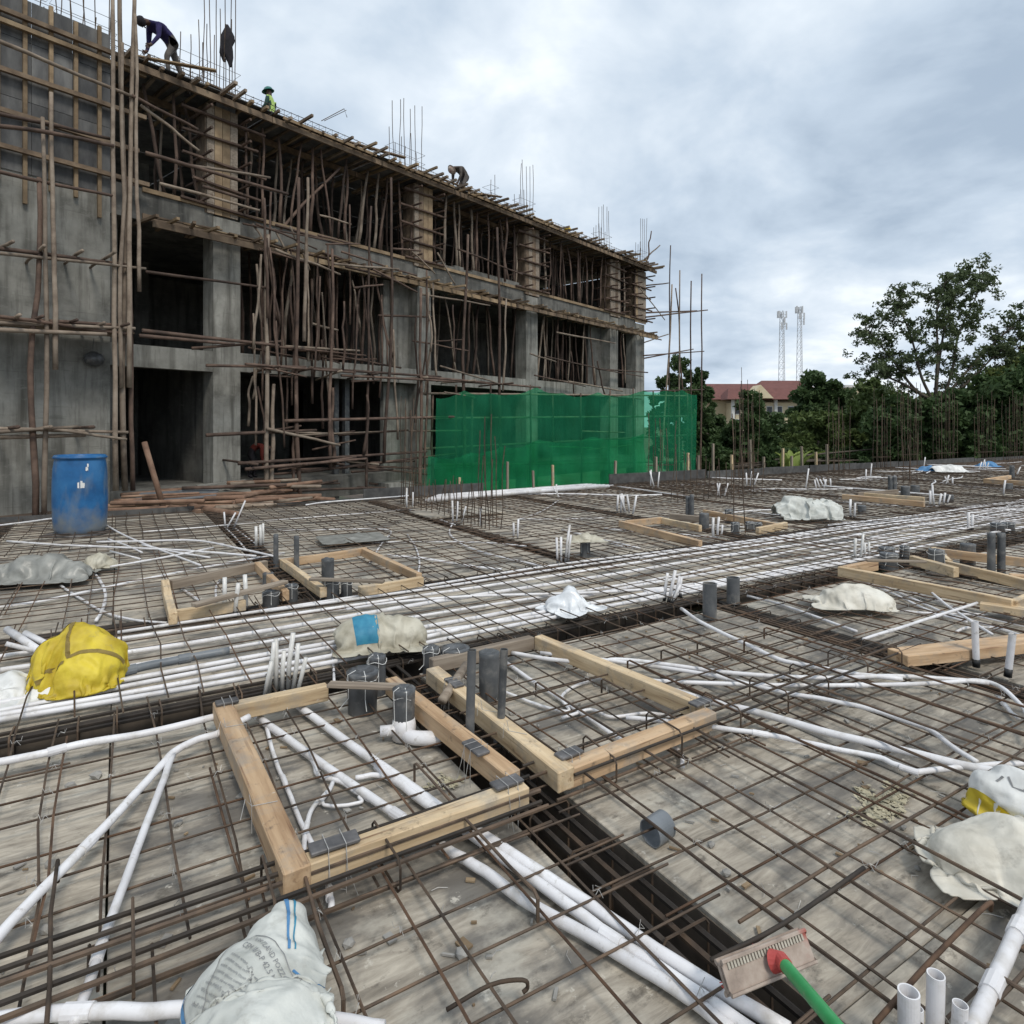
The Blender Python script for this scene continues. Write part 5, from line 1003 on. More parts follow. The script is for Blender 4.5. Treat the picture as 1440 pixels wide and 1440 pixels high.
bp('added_inner_wall', 'concd', S(606)+.1, SE-.3, 5.0, 5.2, Z1, Z2-.2); bp('added_inner_wall', 'concd', S(606)+.5, SE-.3, 5.5, 5.7, .1, Z1-.2)
bp('basement_wall', 'concd', S(338), S(480), .10, .3, -3.1, -.5); bp('basement_wall', 'concd', S(520), SE, .10, .3, -3.1, -1.2)
for x in (490, 505): bp('soil_pipe', 'grey', S(x), S(x)+.16, .7, .86, .1, Z1-.2)
bp('pit_wall', 'conc', S(520), S(556), -.9, -.2, -1.0, -.15)

# wall formwork at the top of the solid wall
wf = thing('wall_formwork', 'timber ribbed formwork panels clamped round the top of the solid wall', 'formwork', B(-6, -.3, 7))
def wp(name, mat, s0, s1, d0, d1, z0, z1): return part(bbox(s0, s1, d0, d1, z0, z1), name, mat, wf)
n = 8
for i in range(n):
    a = SL+3+(sw-SL-3)*i/n; b_ = SL+3+(sw-SL-3)*(i+1)/n
    for z0, z1 in ((Z2-.1, Z2+1.35), (Z2+1.36, Z2+2.55), (Z2+2.56, ZR+.35)): wp('shutter', 'shutter', a+.004, b_-.004, -.145, -.125, z0, z1)
for i in range(13):
    a = SL+3+(sw-SL-3)*(i+.4)/13; wp('soldier', R.choice(['plankl', 'plank', 'plankl']), a, a+.07, -.22, -.147, Z2-.35-R.uniform(0, .5)*(i % 3 == 0), ZR+.2+R.uniform(0, .3))
for z in (Z2+.25, Z2+.95, Z2+1.75, ZR-.35, ZR-.13): wp('waler', R.choice(['plankl', 'plank']), SL+3, sw+.25+R.uniform(-.2, .5), -.31, -.222, z, z+.09); 

# column formwork on the top storey
def colform(x0, x1, label):
    a, b_ = S(x0), S(x1); t = thing('column_formwork', label, 'formwork', B((a+b_)/2, .2, Z2), 'timber column boxes on the top storey')
    w = b_-a; nb = 4
    for i in range(nb): part(bbox(a+w*i/nb+.006, a+w*(i+1)/nb-.006, -.02, .03, Z2+.1, ZR-.25), 'board', R.choice(['plank', 'plankl', 'timberG']), t)
    for i in range(3): part(bbox(a-.03, a-.005, .0+.17*i, .16+.17*i, Z2+.1, ZR-.25), 'board', 'plank', t)
    for k in range(5):
        z = Z2+.3+k*.55
        part(MB().tube([B(a-.35-R.uniform(0, .3), -.07, z), B(b_+.35+R.uniform(0, .4), -.07, z+R.gauss(0, .05))], .04, 6), 'yoke', 'pole', t); part(MB().tube([B(a-.09, -.5, z+.07), B(a-.09, .9, z+.07)], .035, 6), 'yoke', 'pole', t); part(MB().tube([B(b_+.09, -.5, z+.07), B(b_+.09, .9, z+.07)], .035, 6), 'yoke', 'pole', t)
    return t
colform(582, 608, 'boarded column box with pole yokes, beside the longest propped bay'); colform(738, 758, 'boarded column box with pole yokes behind the low blockwork'); colform(858, 872, 'boarded column box with pole yokes before the building end'); colform(893, 908, 'boarded corner column box with pole yokes at the building end'); 
colform(290, 334, 'pale boarded column box above the open doorway')

# roof formwork: bearers, joists, decking
rf = thing('roof_formwork', 'timber roof formwork with joist ends jutting past the facade', 'formwork', B(5, 3, ZR))
def rp_(name, mat, mb): return part(mb, name, mat, rf)
s = sw+.1; 
while s < SE+.4:
    e = min(SE+.6, s+3.6)
    rp_('bearer', 'plank', bbox(s, e-.02, -.42, -.35, ZR-.30, ZR-.15)); rp_('bearer', 'plank', bbox(s, e-.02, .9, .97, ZR-.30, ZR-.15)); (rp_('edge_board', R.choice(['plankl', 'plank']), bbox(s+R.uniform(0, .3), e-R.uniform(.05, 1.0), -.53, -.50, ZR-.15, ZR-.07)) if R.random() < .7 else None)
    for d in (0.0, 2.4, 4.8, 7.2, 9.6): rp_('deck_sheet', 'shutter', bbox(s, e-.02, d-.45 if d == 0 else d, d+2.38, ZR-.06, ZR-.04))
    s = e
s = sw+.2; i = 0
while s < SE+.5:
    ln = R.uniform(.6, 1.2) if R.random() < .75 else R.uniform(.5, .62)
    tilt = R.gauss(0, .10); a = B(s, -ln, ZR-.10+R.gauss(0, .012)+(.05 if R.random() < .4 else 0)); b_ = B(s+tilt, 2.6, ZR-.115)
    rbeam('joist', a, b_, R.uniform(.05, .09), .07, R.choice(['plank', 'plankl', 'polel']), rf, bev=0, jag=0); s += R.uniform(.28, .42); i += 1
for k in range(26):      # loose boards lying on the rim
    s = R.uniform(sw, SE); ln = R.uniform(.6, 2.2); a = R.gauss(0, .5); rbeam('loose_board', B(s, -.35+R.uniform(-.1, .2), ZR+.02+R.uniform(0, .05)), B(s+ln*math.cos(a), -.2+ln*math.sin(a)*.6, ZR+.03+R.uniform(0, .08)), R.uniform(.08, .16), .03, R.choice(['plank', 'plankl', 'plank']), rf, bev=0, jag=0)
# ledge of formwork under the second slab
lf = thing('ledge_formwork', 'timber ledge of planks and joists under the middle slab edge', 'formwork', B(5, 0, Z2-.6))
s = S(200)
while s < SE+.2:
    e = min(SE+.3, s+3.2); part(bbox(s, e-.02, -.62, -.56, Z2-.72+R.gauss(0, .02), Z2-.58), 'bearer', R.choice(['plankl', 'plank']), lf); part(bbox(s, e-.02, -.03, .015, Z2-.43, Z2-.30+.0), 'side_board', 'plank', lf); part(bbox(s, e-.02, -.035, .015, Z2+.2, Z2+.30), 'side_board', 'plankl', lf); s = e
s = S(200)
while s < SE: rbeam('joist', B(s, -.62-R.uniform(.05, .6), Z2-.53), B(s+R.gauss(0, .15), .3, Z2-.53), .07, .06, R.choice(['plank', 'plank', 'plankl']), lf, bev=0, jag=0); s += R.uniform(.35, .6)
for k in range(40): s = R.uniform(S(200), SE-1); ln = R.uniform(.8, 2.6); rbeam('loose_board', B(s, -.3+R.uniform(-.3, .2), Z2-.46+R.uniform(0, .05)), B(s+ln, -.3+R.uniform(-.3, .2), Z2-.45+R.uniform(0, .05)), R.uniform(.06, .14), .03, R.choice(['plank', 'plankl', 'plank']), lf, bev=0, jag=0)
bk = thing('blockwork', 'low course of grey concrete blocks on the top storey edge', 'blockwork', B(S(680), .1, Z2+.3))
s = S(615); 
while s < S(735): part(bbox(s, min(s+.44, S(735)), .05, .25, Z2+.285, Z2+.285+R.choice([.2, .2, .12])), 'block', 'concd', bk); s += .45

# ------------------------------------------------------------------ props (each one a pole)
BAYS = [(S(338), S(587), 'the longest bay'), (S(606), S(740), 'the bay behind the low blockwork'), (S(756), S(858), 'the bay next to the building end'), (S(869), S(894), 'the narrow end bay'), (S(205), S(300), 'the bay above the doorway')]
def prop(s, d, z0, z1, label, grp, r=None, lean=None):
    ds = R.gauss(0, .22) if lean is None else lean
    o = pole(B(s-ds*.5, d, z0), B(s+ds*.5, d+R.gauss(0, .06), z1), r or R.uniform(.034, .056), .09, 5, 6); single(o, 'timber_prop', R.choice(['pole', 'pole', 'pole', 'polel']), label, 'prop', grp, True)
for bi, (a, b_, nm) in enumerate(BAYS):
    w = b_-a; nrow = max(3, int(w/.44))
    for row, d in enumerate((.12, 1.1, 2.4)):
        for i in range(nrow if row < 2 else nrow//2):
            prop(a+w*(i+R.uniform(.2, .8))/(nrow if row < 2 else nrow//2), d+R.gauss(0, .1), Z2+(.3 if row == 0 else .0), ZR-.3, 'rough pole propping the roof formwork in '+nm, 'poles propping the roof formwork')
    if bi == 4: continue
    dens = {0: .40, 1: .75, 2: .40, 3: .6}[bi]; nrow = max(2, int(w/dens))
    for row, d in enumerate((.45, 1.5)):
        for i in range(nrow): prop(a+w*(i+R.uniform(.1, .9))/nrow, d+R.gauss(0, .15), Z1+.02, Z2-.5 if row == 0 else Z2-.2, 'rough pole propping the middle slab in '+nm, 'poles propping the middle slab')
for x, y0, y1, x1, lab in ((388, 330, 236, 478, 'long diagonal brace pole across the longest bay on the top storey'),): single(pole(BP(x, y0, .05), BP(x1, y1, .05), .045, .05), 'brace_pole', 'pole', lab, 'pole', None, True)

# ------------------------------------------------------------------ scaffolds
def scaffold(label, stds, ledg, loc, r=.048):
    t = thing('timber_scaffold', label, 'scaffold', loc, 'timber scaffolds along the facade')
    for (x0, y0, x1, y1, d) in stds: part(pole(BP(x0, y0, d), BP(x1, y1, d), R.uniform(.042, .06), .12, 9, 7, .7), 'standard', R.choice(['pole', 'pole', 'polel', 'pole']), t, True)
    for (x0, y0, x1, y1, d) in ledg: part(pole(BP(x0, y0, d), BP(x1, y1, d), R.uniform(.034, .048), .09, 8, 7, .8), 'ledger', R.choice(['pole', 'pole', 'polel']), t, True)
    return t
def putlogs(t, xs, yat, d=-1.1):
    for x in xs:
        p = BP(x, yat(x), d); s_ = S(x, d); part(pole(B(s_, d-.25-R.uniform(0, .3), p.z+.05), B(s_+R.gauss(0, .1), .0, p.z+R.gauss(0, .05)), .035, .04, 4, 6), 'putlog', R.choice(['pole', 'polel']), t, True)
D = -1.15
t = scaffold('timber pole scaffold against the solid concrete wall behind the barrel', [(62, 735, 60, 165, D), (50, 735, 55, 250, D+.1), (78, 520, 72, 130, D), (163, 690, 158, -40, D), (176, 690, 168, -60, D+.05), (182, 545, 190, -60, D), (171, 545, 172, 60, D), (196, 410, 190, 20, D-.05), (187, 690, 181, 250, D+.2)],
   [(-40, 352, 205, 378, D), (-40, 345, 180, 372, D+.1), (-40, 440, 182, 470, D), (-40, 452, 190, 462, D), (-40, 462, 150, 470, D-.1), (0, 448, 185, 458, D+.15), (-40, 602, 180, 608, D), (-40, 610, 110, 600, D-.1), (60, 602, 178, 618, D-.1), (0, 615, 120, 612, D+.1), (-40, 232, 162, 276, D), (-40, 172, 160, 205, D-.05), (-20, 50, 185, 135, D), (185, 134, 278, 182, D), (198, 148, 280, 212, D+.1), (-40, 150, 155, 195, D+.1)], B(-5.5, D, -.2))
putlogs(t, (10, 55, 110, 150), lambda x: 348+x*.1); putlogs(t, (20, 50, 100, 140, 170), lambda x: 448+x*.08); putlogs(t, (15, 60, 120), lambda x: 604)
for i in range(5): part(bbox(S(-20, -.7), S(180, -.7), -1.05+.17*i, -.9+.17*i, BP(80, 462, -.7).z, BP(80, 462, -.7).z+.03), 'walk_board', R.choice(['plank', 'timberG']), t)
t = scaffold('timber pole scaffold along the open bays between doorway and net', [(375, 700, 377, 330, D), (381, 690, 385, 540, D+.1), (423, 710, 420, 250, D), (428, 480, 433, 250, D), (413, 690, 416, 555, D+.05), (465, 660, 467, 350, D), (470, 660, 468, 545, D+.1), (515, 715, 522, 290, D), (511, 640, 516, 555, D-.05), (540, 650, 550, 250, D), (590, 705, 592, 405, D), (597, 660, 600, 380, D+.2), (651, 720, 658, 330, D), (703, 720, 699, 320, D), (707, 550, 712, 420, D)],
   [(205, 382, 378, 405, D), (200, 465, 392, 486, D), (196, 472, 330, 484, D-.1), (270, 490, 395, 480, D+.1), (290, 514, 430, 516, D), (345, 512, 500, 524, D-.1), (440, 518, 620, 530, D), (480, 528, 705, 540, D-.05), (590, 530, 760, 545, D), (400, 592, 640, 586, D), (290, 612, 445, 605, D), (375, 603, 478, 626, D-.05), (335, 652, 600, 635, D), (345, 660, 515, 645, D-.1), (410, 665, 640, 638, D+.1), (330, 700, 475, 676, D+.1), (420, 690, 520, 686, D), (205, 215, 405, 273, D), (250, 230, 380, 250, D+.15), (225, 258, 365, 296, D), (285, 262, 345, 280, D-.1)], B(4, D, -.2))
putlogs(t, (380, 425, 470, 520, 592, 655, 705), lambda x: 516+(x-340)*.07); putlogs(t, (350, 420, 470, 520), lambda x: 655)
for (x0, y0, x1, y1) in ((355, 315, 378, 348), (386, 322, 406, 361), (408, 318, 436, 380), (615, 355, 640, 400), (575, 350, 612, 385), (900, 405, 935, 450)): part(pole(BP(x0, y0, -.5), BP(x1, y1, -.7), .03, .04), 'raker', 'polel', t, True)
t = scaffold('timber pole scaffold standing free past the building end', [(930, 700, 945, 400, .3), (938, 640, 943, 345, .3), (955, 700, 956, 380, -.2), (970, 700, 972, 395, -.8), (984, 700, 987, 385, -1.2), (961, 560, 950, 405, .0), (906, 365, 928, 345, .2), (908, 372, 916, 325, .2)],
   [(908, 446, 995, 436, -.4), (905, 440, 980, 437, .1), (905, 500, 990, 494, -.4), (900, 505, 975, 491, .1), (905, 402, 940, 398, .2), (905, 482, 940, 470, .2), (905, 550, 990, 548, -.4), (897, 470, 930, 478, .1)], B(22, -.3, -3))
rs = random.Random(77); mess = []      # crooked extra ledgers, diagonals and short standards tied on wherever they were needed
for i in range(105):
    x = rs.choice([rs.uniform(340, 880), rs.uniform(340, 620), rs.uniform(345, 480)]); fl = rs.choice([(300, 110), (505, 60), (640, 70), (395, 120)]); k = (x-340)/540; yv = lambda y, kk: 600+(y-600)*(1-.52*kk)
    if rs.random() < .6: ln = rs.uniform(40, 130)*(1-.4*k); y = fl[0]+rs.uniform(-fl[1]*.5, fl[1]*.5); mess.append((x, yv(y, k), x+ln, yv(y+rs.gauss(0, 10), min(1, k+ln/540)), rs.choice([-1.2, -.9, -.6, -.3])))
    else: y0 = rs.uniform(430, 640); y1 = y0-rs.uniform(70, 200); mess.append((x, yv(y0, k), x+rs.gauss(0, 9), yv(y1, k), rs.choice([-1.2, -.8, -.4])))
t = thing('scaffold_poles', 'crooked extra poles and diagonals lashed across the open storeys', 'scaffold', B(5, -.8, 0), 'timber scaffolds along the facade')
for (x0, y0, x1, y1, d_) in mess: part(pole(BP(x0, y0, d_), BP(x1, y1, d_), rs.uniform(.026, .042), .085, 8, 6, .75), 'pole', rs.choice(['pole', 'pole', 'polel', 'pole']), t, True)
# debris net scaffold: net hung on poles
def netpt(x, y):
    k = (x-605)/(982-605); Y = 19.8+(30.2-19.8)*k; return Vector(((x-720)/FPX*Y, Y, EYE+(HORIZON-y)/FPX*Y))
t = thing('net_scaffold', 'pole frame behind the green debris net', 'scaffold', netpt(800, 700), 'timber scaffolds along the facade')
back = Vector((-.25, .45, 0))
for x, yt in ((615, 555), (650, 330), (672, 560), (702, 500), (755, 540), (787, 555), (830, 552), (868, 548), (903, 545), (932, 548), (957, 548), (976, 552)): a = netpt(x, 745); part(pole(a+back, netpt(x+R.uniform(-3, 3), max(yt, 540))+back, .045, .08, 8, 7), 'standard', 'pole', t, True)
for y0, y1 in ((588, 585), (632, 612), (656, 650), (552, 556)): part(MB().tube([netpt(605+375*k/12, y0+(y1-y0)*k/12)+back*1.2 for k in range(13)], .04, 7), 'ledger', 'polel', t, True)
def net(label, x0, x1, top, ybot, seed, push=0.0, name='debris_net'):
    nx, ny = 110, 34; mb = MB()
    for i in range(nx+1):
        x = x0+(x1-x0)*i/nx
        for q in range(len(top)-1):
            if top[q][0] <= x <= top[q+1][0]: f = (x-top[q][0])/(top[q+1][0]-top[q][0]); yt = top[q][1]+(top[q+1][1]-top[q][1])*f+6.5*math.sin(math.pi*f)*min(1, (top[q+1][0]-top[q][0])/60)+1.5*noise.noise((x*.08, seed, 3)); break
        for j in range(ny+1):
            g = j/ny; y = yt+(ybot-yt)*g; p = netpt(x, y)
            fold = .26*noise.noise((x*.045, seed, g*.8))+.16*noise.noise((x*.15+g*1.2, seed+4, g*1.5))+.12*noise.noise((x*.05-g*2, g*5, seed+9))
            p += Vector((.4, -.8, 0)).normalized()*(fold+push)+Vector((0, 0, .05*noise.noise((x*.1, 2, seed))*g)); mb.v.append(p)
    for i in range(nx):
        for j in range(ny): a = i*(ny+1)+j; mb.f.append((a, a+ny+1, a+ny+2, a+1)); mb.m.append(0)
    return single(mb, name, 'net', label, 'net', None, True)
net('bright green debris net hung along the pole frame, upper sheet', 612, 981, [(612, 560), (652, 549), (690, 553), (755, 544), (790, 553), (840, 552), (905, 549), (935, 549), (960, 548), (981, 556)], 760, 1.0)
net('darker green net strip overlapping the lower half of the debris net', 600, 905, [(600, 641), (660, 636), (700, 628), (755, 618), (830, 614), (905, 610)], 765, 5.0, .12)

# ------------------------------------------------------------------ rebar standing on the roof
def roofbars(label, x, ybase, ytop, n, w, tall=3):
    a = S(x, .3); t = thing('roof_starter_bars', label, 'starter bars', B(a, .3, ZR), 'column starter bars on the roof'); Yb = B(a, .3, 0).y; zt = EYE+(HORIZON-ytop)/FPX*Yb
    for i in range(n):
        k = i/(n-1)-.5; z = zt*R.uniform(.97, 1.0) if i % 2 == 0 else ZR+(zt-ZR)*R.uniform(.4, .65); p = B(a+k*w, .12+.35*(i % 2), ZR-.05); part(MB().tube(wob(p, Vector((p.x+R.gauss(0, .03), p.y+R.gauss(0, .03), z)), 4, .02), .011, 5), 'bar', 'bar', t)
    for z in (.25, .55, .85):
        q = [B(a+sx*(w/2+.03), .3+sy*.22, ZR+z) for sx, sy in ((-1, -1), (1, -1), (1, 1), (-1, 1))]; part(MB().tube(q, .006, 4, False, 0, True), 'link', 'bar', t)
roofbars('long starter bars above the solid wall top', 118, 60, -60, 10, 1.1); roofbars('tall starter bars holding the hung dark jacket', 307, 120, -80, 12, .9); roofbars('thin starter bars between bending worker and jacket', 268, 115, 50, 6, .7); roofbars('starter bars above the first column box', 570, 215, 142, 12, 1.3); roofbars('starter bars above the column box behind the blockwork', 737, 300, 226, 10, .9); roofbars('short starter bars before the yellow helmet', 690, 280, 245, 4, .4); roofbars('starter bars past the yellow helmet', 846, 335, 288, 10, 1.1); roofbars('starter bars on the corner column box', 901, 360, 305, 8, .6); roofbars('thin starter bars at the wall end behind the poles', 30, 20, -40, 6, .9)
def roofcage(label, x0, x1, d=.1):
    a, b_ = S(x0, d), S(x1, d); t = thing('roof_beam_cage', label, 'beam cage', B((a+b_)/2, d, ZR), 'edge beam cages on the roof')
    for dz, dd in ((.1, 0), (.1, .22), (.42, 0), (.42, .22)): part(MB().tube(wob(B(a, d+dd, ZR+dz), B(b_, d+dd, ZR+dz), 8, .01, .8), .010, 4), 'bar', 'bar', t)
    n = int((b_-a)/.22)
    for i in range(n):
        s_ = a+(i+.5)*.22; q = [B(s_, d-.01, ZR+.08), B(s_, d-.01, ZR+.44), B(s_, d+.23, ZR+.44), B(s_, d+.23, ZR+.08)]; part(MB().tube(q, .006, 4, False, 0, True), 'stirrup', 'bar', t)
roofcage('ladder-like edge beam cage between hi-vis worker and bent bar', 328, 545); roofcage('ladder-like edge beam cage beside the crouched worker', 585, 740); roofcage('ladder-like edge beam cage below the yellow helmet', 770, 890); roofcage('ladder-like edge beam cage under the worker in purple', 150, 300)
mb = MB().tube([BP(452, 170, .2), BP(484, 153, .2), BP(488, 165, .2)], .012, 5).tube([BP(456, 170, .25), BP(487, 155, .25)], .010, 5); single(mb, 'bent_bars', 'bar', 'two bent bars poking up from the roof edge cage', 'rebar')
# ------------------------------------------------------------------ people
def person(label, joints, edges, mats, facing, loc, helmet=None, scale=1.0, extra=None):
    """joints: name -> ((x forward, y left, z up), radius); one skinned continuous mesh, faces coloured by the nearest bone"""
    names = list(joints); idx = {n: i for i, n in enumerate(names)}
    me = bpy.data.meshes.new('body'); me.from_pydata([joints[n][0] for n in names], [(idx[a], idx[b]) for a, b, m in edges], []); ob = bpy.data.objects.new('tmp', me); COL.objects.link(ob)
    sk = ob.modifiers.new('s', 'SKIN'); 
    for n in names:
        r = joints[n][1]; d = me.skin_vertices[0].data[idx[n]]; d.radius = r if isinstance(r, tuple) else (r, r); d.use_root = (n == 'pelvis')
    ss = ob.modifiers.new('d', 'SUBSURF'); ss.levels = 2; ss.render_levels = 2
    dg = bpy.context.evaluated_depsgraph_get(); res = bpy.data.meshes.new_from_object(ob.evaluated_get(dg)); bpy.data.objects.remove(ob)
    used = sorted(set(m for a, b, m in edges)); res.materials.clear()
    for m in used: res.materials.append(M[m])
    def dist(p, a, b):
        ab = b-a; t_ = max(0, min(1, (p-a).dot(ab)/max(1e-9, ab.dot(ab)))); return (p-a-ab*t_).length
    segs = [(Vector(joints[a][0]), Vector(joints[b][0]), used.index(m)) for a, b, m in edges]
    for poly in res.polygons:
        poly.material_index = min(segs, key=lambda s_: dist(poly.center, s_[0], s_[1]))[2]; poly.use_smooth = True
    t = thing('person', label, 'person', loc, 'workers on the building'); t.rotation_euler = (0, 0, facing); t.scale = (scale,)*3
    link('body', res, t)
    # fingers of both hands and facial features as short tapered pieces on the same figure
    hands = MB()
    for h, e in (('handL', 'wristL'), ('handR', 'wristR')):
        p = Vector(joints[h][0]); d = (p-Vector(joints[e][0])).normalized(); sd = d.cross(Vector((0, 1, 0))); sd = sd.normalized() if sd.length > .1 else Vector((0, 1, 0))
        for k in range(4): o = p+sd*(k-1.5)*.02; hands.tube([o, o+d*.05, o+d*(.07-.006*abs(k-1))+Vector((0, 0, -.03))], [.010, .009, .006], 5)
        hands.tube([p-d*.03+sd*.03, p+sd*.055+d*.01, p+sd*.05+d*.04], [.011, .010, .007], 5)
    link('fingers', hands.mesh('fingers', 'skin', True), t)
    hp = Vector(joints['head'][0]); np_ = Vector(joints['neck'][0]); up = (hp-np_).normalized(); f = Vector(extra['face']).normalized(); f = (f-up*f.dot(up)).normalized(); sdv = up.cross(f)
    fc = MB(); fc.tube([hp+f*.088+up*.01, hp+f*.118-up*.025], [.010, .017], 6)
    for sg in (-1, 1): fc.tube([hp+sdv*sg*.075-f*.005+up*.02, hp+sdv*sg*.098-f*.012+up*.01, hp+sdv*sg*.085-up*.035], [.012, .018, .010], 6)
    link('face', fc.mesh('face', 'skin', True), t)
    ey = MB()
    for sg in (-1, 1): ey.box(hp+f*.096+sdv*sg*.034+up*.018, f*.006, sdv*.012, up*.006)
    ey.box(hp+f*.094-up*.058, f*.006, sdv*.024, up*.005); link('eyes_and_mouth', ey.mesh('eyes_and_mouth', 'cl_dark'), t)
    if helmet:
        mb = MB(); n = 18
        rings = [(.0, .135), (.05, .128), (.09, .105), (.118, .065), (.13, .0)]; mb.v = []
        for z, r in [( -.005, .165), (.006, .15)]+rings:
            for j in range(n): q = 2*math.pi*j/n; rr = r*(1.12 if z < .01 and math.cos(q) > 0 else 1); mb.v.append(hp+f*math.cos(q)*rr*1.05+sdv*math.sin(q)*rr*.92+up*(z+.035))
        m_ = 7
        for i in range(m_-1):
            for j in range(n): mb.f.append((i*n+j, i*n+(j+1) % n, (i+1)*n+(j+1) % n, (i+1)*n+j)); mb.m.append(0)
        link('helmet', mb.mesh('helmet', helmet, True), t)
    else:
        mb = MB().lathe([(.108, -.01), (.112, .03), (.098, .075), (.06, .108), (.01, .12)], 16); 
        q = up.to_track_quat('Z', 'Y').to_matrix(); mb.v = [hp+q @ v-f*.012+up*.008 for v in mb.v]; link('hair', mb.mesh('hair', 'cl_dark', True), t)
    return t
def skeleton(J, top, legs, arm=None, shoe='cl_dark'):
    arm = arm or top
    E = [('pelvis', 'spine', top), ('spine', 'chest', top), ('chest', 'neck', top), ('neck', 'head', 'skin'), ('head', 'crown', 'skin')]
    for s_ in 'LR':
        E += [('chest', 'sh'+s_, top), ('sh'+s_, 'el'+s_, arm), ('el'+s_, 'wrist'+s_, arm), ('wrist'+s_, 'hand'+s_, 'skin'), ('pelvis', 'hip'+s_, legs), ('hip'+s_, 'knee'+s_, legs), ('knee'+s_, 'ank'+s_, legs), ('ank'+s_, 'toe'+s_, shoe)]
    Rr = dict(pelvis=(.15, .125), spine=(.15, .12), chest=(.17, .13), neck=.058, head=(.092, .105), crown=.062, sh=.072, el=.05, wrist=.036, hand=(.042, .028), hip=.10, knee=.065, ank=.045, toe=.04)
    joints = {k: (v, Rr[k] if k in Rr else Rr[k[:-1]]) for k, v in J.items()}
    return joints, E
# bending worker in purple: legs astride along the edge, trunk folded forward
J = dict(pelvis=(0, 0, .95), spine=(.20, 0, 1.10), chest=(.42, 0, 1.16), neck=(.58, 0, 1.12), head=(.70, 0, 1.06), crown=(.77, 0, 1.02), shL=(.44, .19, 1.08), shR=(.44, -.19, 1.08), elL=(.46, .23, .80), elR=(.42, -.24, .80), wristL=(.58, .16, .58), wristR=(.50, -.18, .56), handL=(.64, .14, .52), handR=(.56, -.16, .50),
         hipL=(.02, .11, .88), hipR=(-.02, -.11, .88), kneeL=(.22, .12, .50), kneeR=(-.24, -.12, .46), ankL=(.16, .12, .08), ankR=(-.50, -.12, -.02), toeL=(.32, .13, .03), toeR=(-.36, -.13, -.07))
j, e_ = skeleton(J, 'cl_purple', 'cl_grey'); fa = math.atan2(-FD.y, -FD.x)
person('worker in purple jacket and grey trousers bending over the roof edge', j, e_, None, fa+.15, BP(243, 118, -.1)*1.0, None, 1.02, dict(face=(.5, 0, -1)))
# standing worker in hi-vis seen from behind
J = dict(pelvis=(0, 0, .92), spine=(.02, 0, 1.10), chest=(.04, 0, 1.34), neck=(.06, 0, 1.50), head=(.09, 0, 1.63), crown=(.09, 0, 1.72), shL=(.03, .20, 1.40), shR=(.03, -.20, 1.40), elL=(.06, .28, 1.14), elR=(.04, -.30, 1.14), wristL=(.24, .20, 1.0), wristR=(.20, -.24, .98), handL=(.31, .17, .98), handR=(.27, -.21, .95),
         hipL=(0, .11, .86), hipR=(0, -.11, .86), kneeL=(.06, .12, .48), kneeR=(.02, -.12, .48), ankL=(0, .12, .08), ankR=(-.03, -.12, .08), toeL=(.16, .14, .03), toeR=(.13, -.14, .03))
j, e_ = skeleton(J, 'cl_lime', 'cl_grey', 'cl_green')
p = B(S(382, 1.6), 1.6, ZR-.02); person('worker in lime hi-vis vest and teal helmet standing behind the roof edge', j, e_, None, fa-.9, p, 'helmet', 1.0, dict(face=(1, 0, 0)))
J = dict(pelvis=(0, 0, .80), spine=(.18, 0, .98), chest=(.40, 0, 1.02), neck=(.56, 0, .95), head=(.66, 0, .86), crown=(.71, 0, .80), shL=(.42, .19, .94), shR=(.42, -.19, .94), elL=(.44, .22, .66), elR=(.40, -.22, .66), wristL=(.50, .14, .44), wristR=(.44, -.16, .42), handL=(.53, .13, .36), handR=(.47, -.15, .34),
         hipL=(.02, .11, .74), hipR=(0, -.11, .74), kneeL=(.22, .13, .44), kneeR=(.14, -.13, .42), ankL=(.08, .12, .08), ankR=(-.06, -.12, .08), toeL=(.24, .13, .03), toeR=(.10, -.13, .03))
j, e_ = skeleton(J, 'cl_brown', 'cl_grey'); p = B(S(654, .2), .2, ZR+.0)
person('worker in drab clothes and pale helmet crouched on the roof edge boards', j, e_, None, fa, p, 'brush', 1.0, dict(face=(.4, 0, -1)))
J2 = {k: (v[0]*.8, v[1], v[2]) for k, v in J.items()}; j, e_ = skeleton(J2, 'cl_red', 'cl_dark'); person('worker in red top stooping inside the dark ground floor', j, e_, None, fa+2.6, B(S(352, 1.3), 1.3, .1), None, .95, dict(face=(.4, 0, -1)))
# jacket hung on a starter bar
def jacket():
    c = BP(319, 65, .12); sc = c.y/FPX; mb = MB(); prof = [(35, -1, 2), (42, -4, 6), (50, -8, 10), (58, -9, 12), (66, -8, 8), (72, -8, 9), (80, -3, 9), (88, 1, 8), (94, 3, 7)]; n = 12
    for y, l, r_ in prof:
        for j_ in range(n):
            q = 2*math.pi*j_/n; mid = (l+r_)/2; hw = (r_-l)/2; k = 1+.25*noise.noise((q, y*.1, 4)); mb.v.append(Vector((c.x, c.y, c.z))+Vector((math.cos(q)*hw*k+mid, math.sin(q)*min(5, hw)*k, 65-y))*sc)
    for i in range(len(prof)-1):
        for j_ in range(n): mb.f.append((i*n+j_, i*n+(j_+1) % n, (i+1)*n+(j_+1) % n, (i+1)*n+j_)); mb.m.append(0)
    mb.tube([c+Vector((-6, -1, 5))*sc, c+Vector((-7, -1, -10))*sc, c+Vector((-3, -1, -22))*sc], [2.6*sc, 3*sc, 2*sc], 7)
    single(mb, 'jacket', 'cl_dark', 'dark jacket hung on a tall starter bar on the roof', 'jacket', None, True)
jacket()
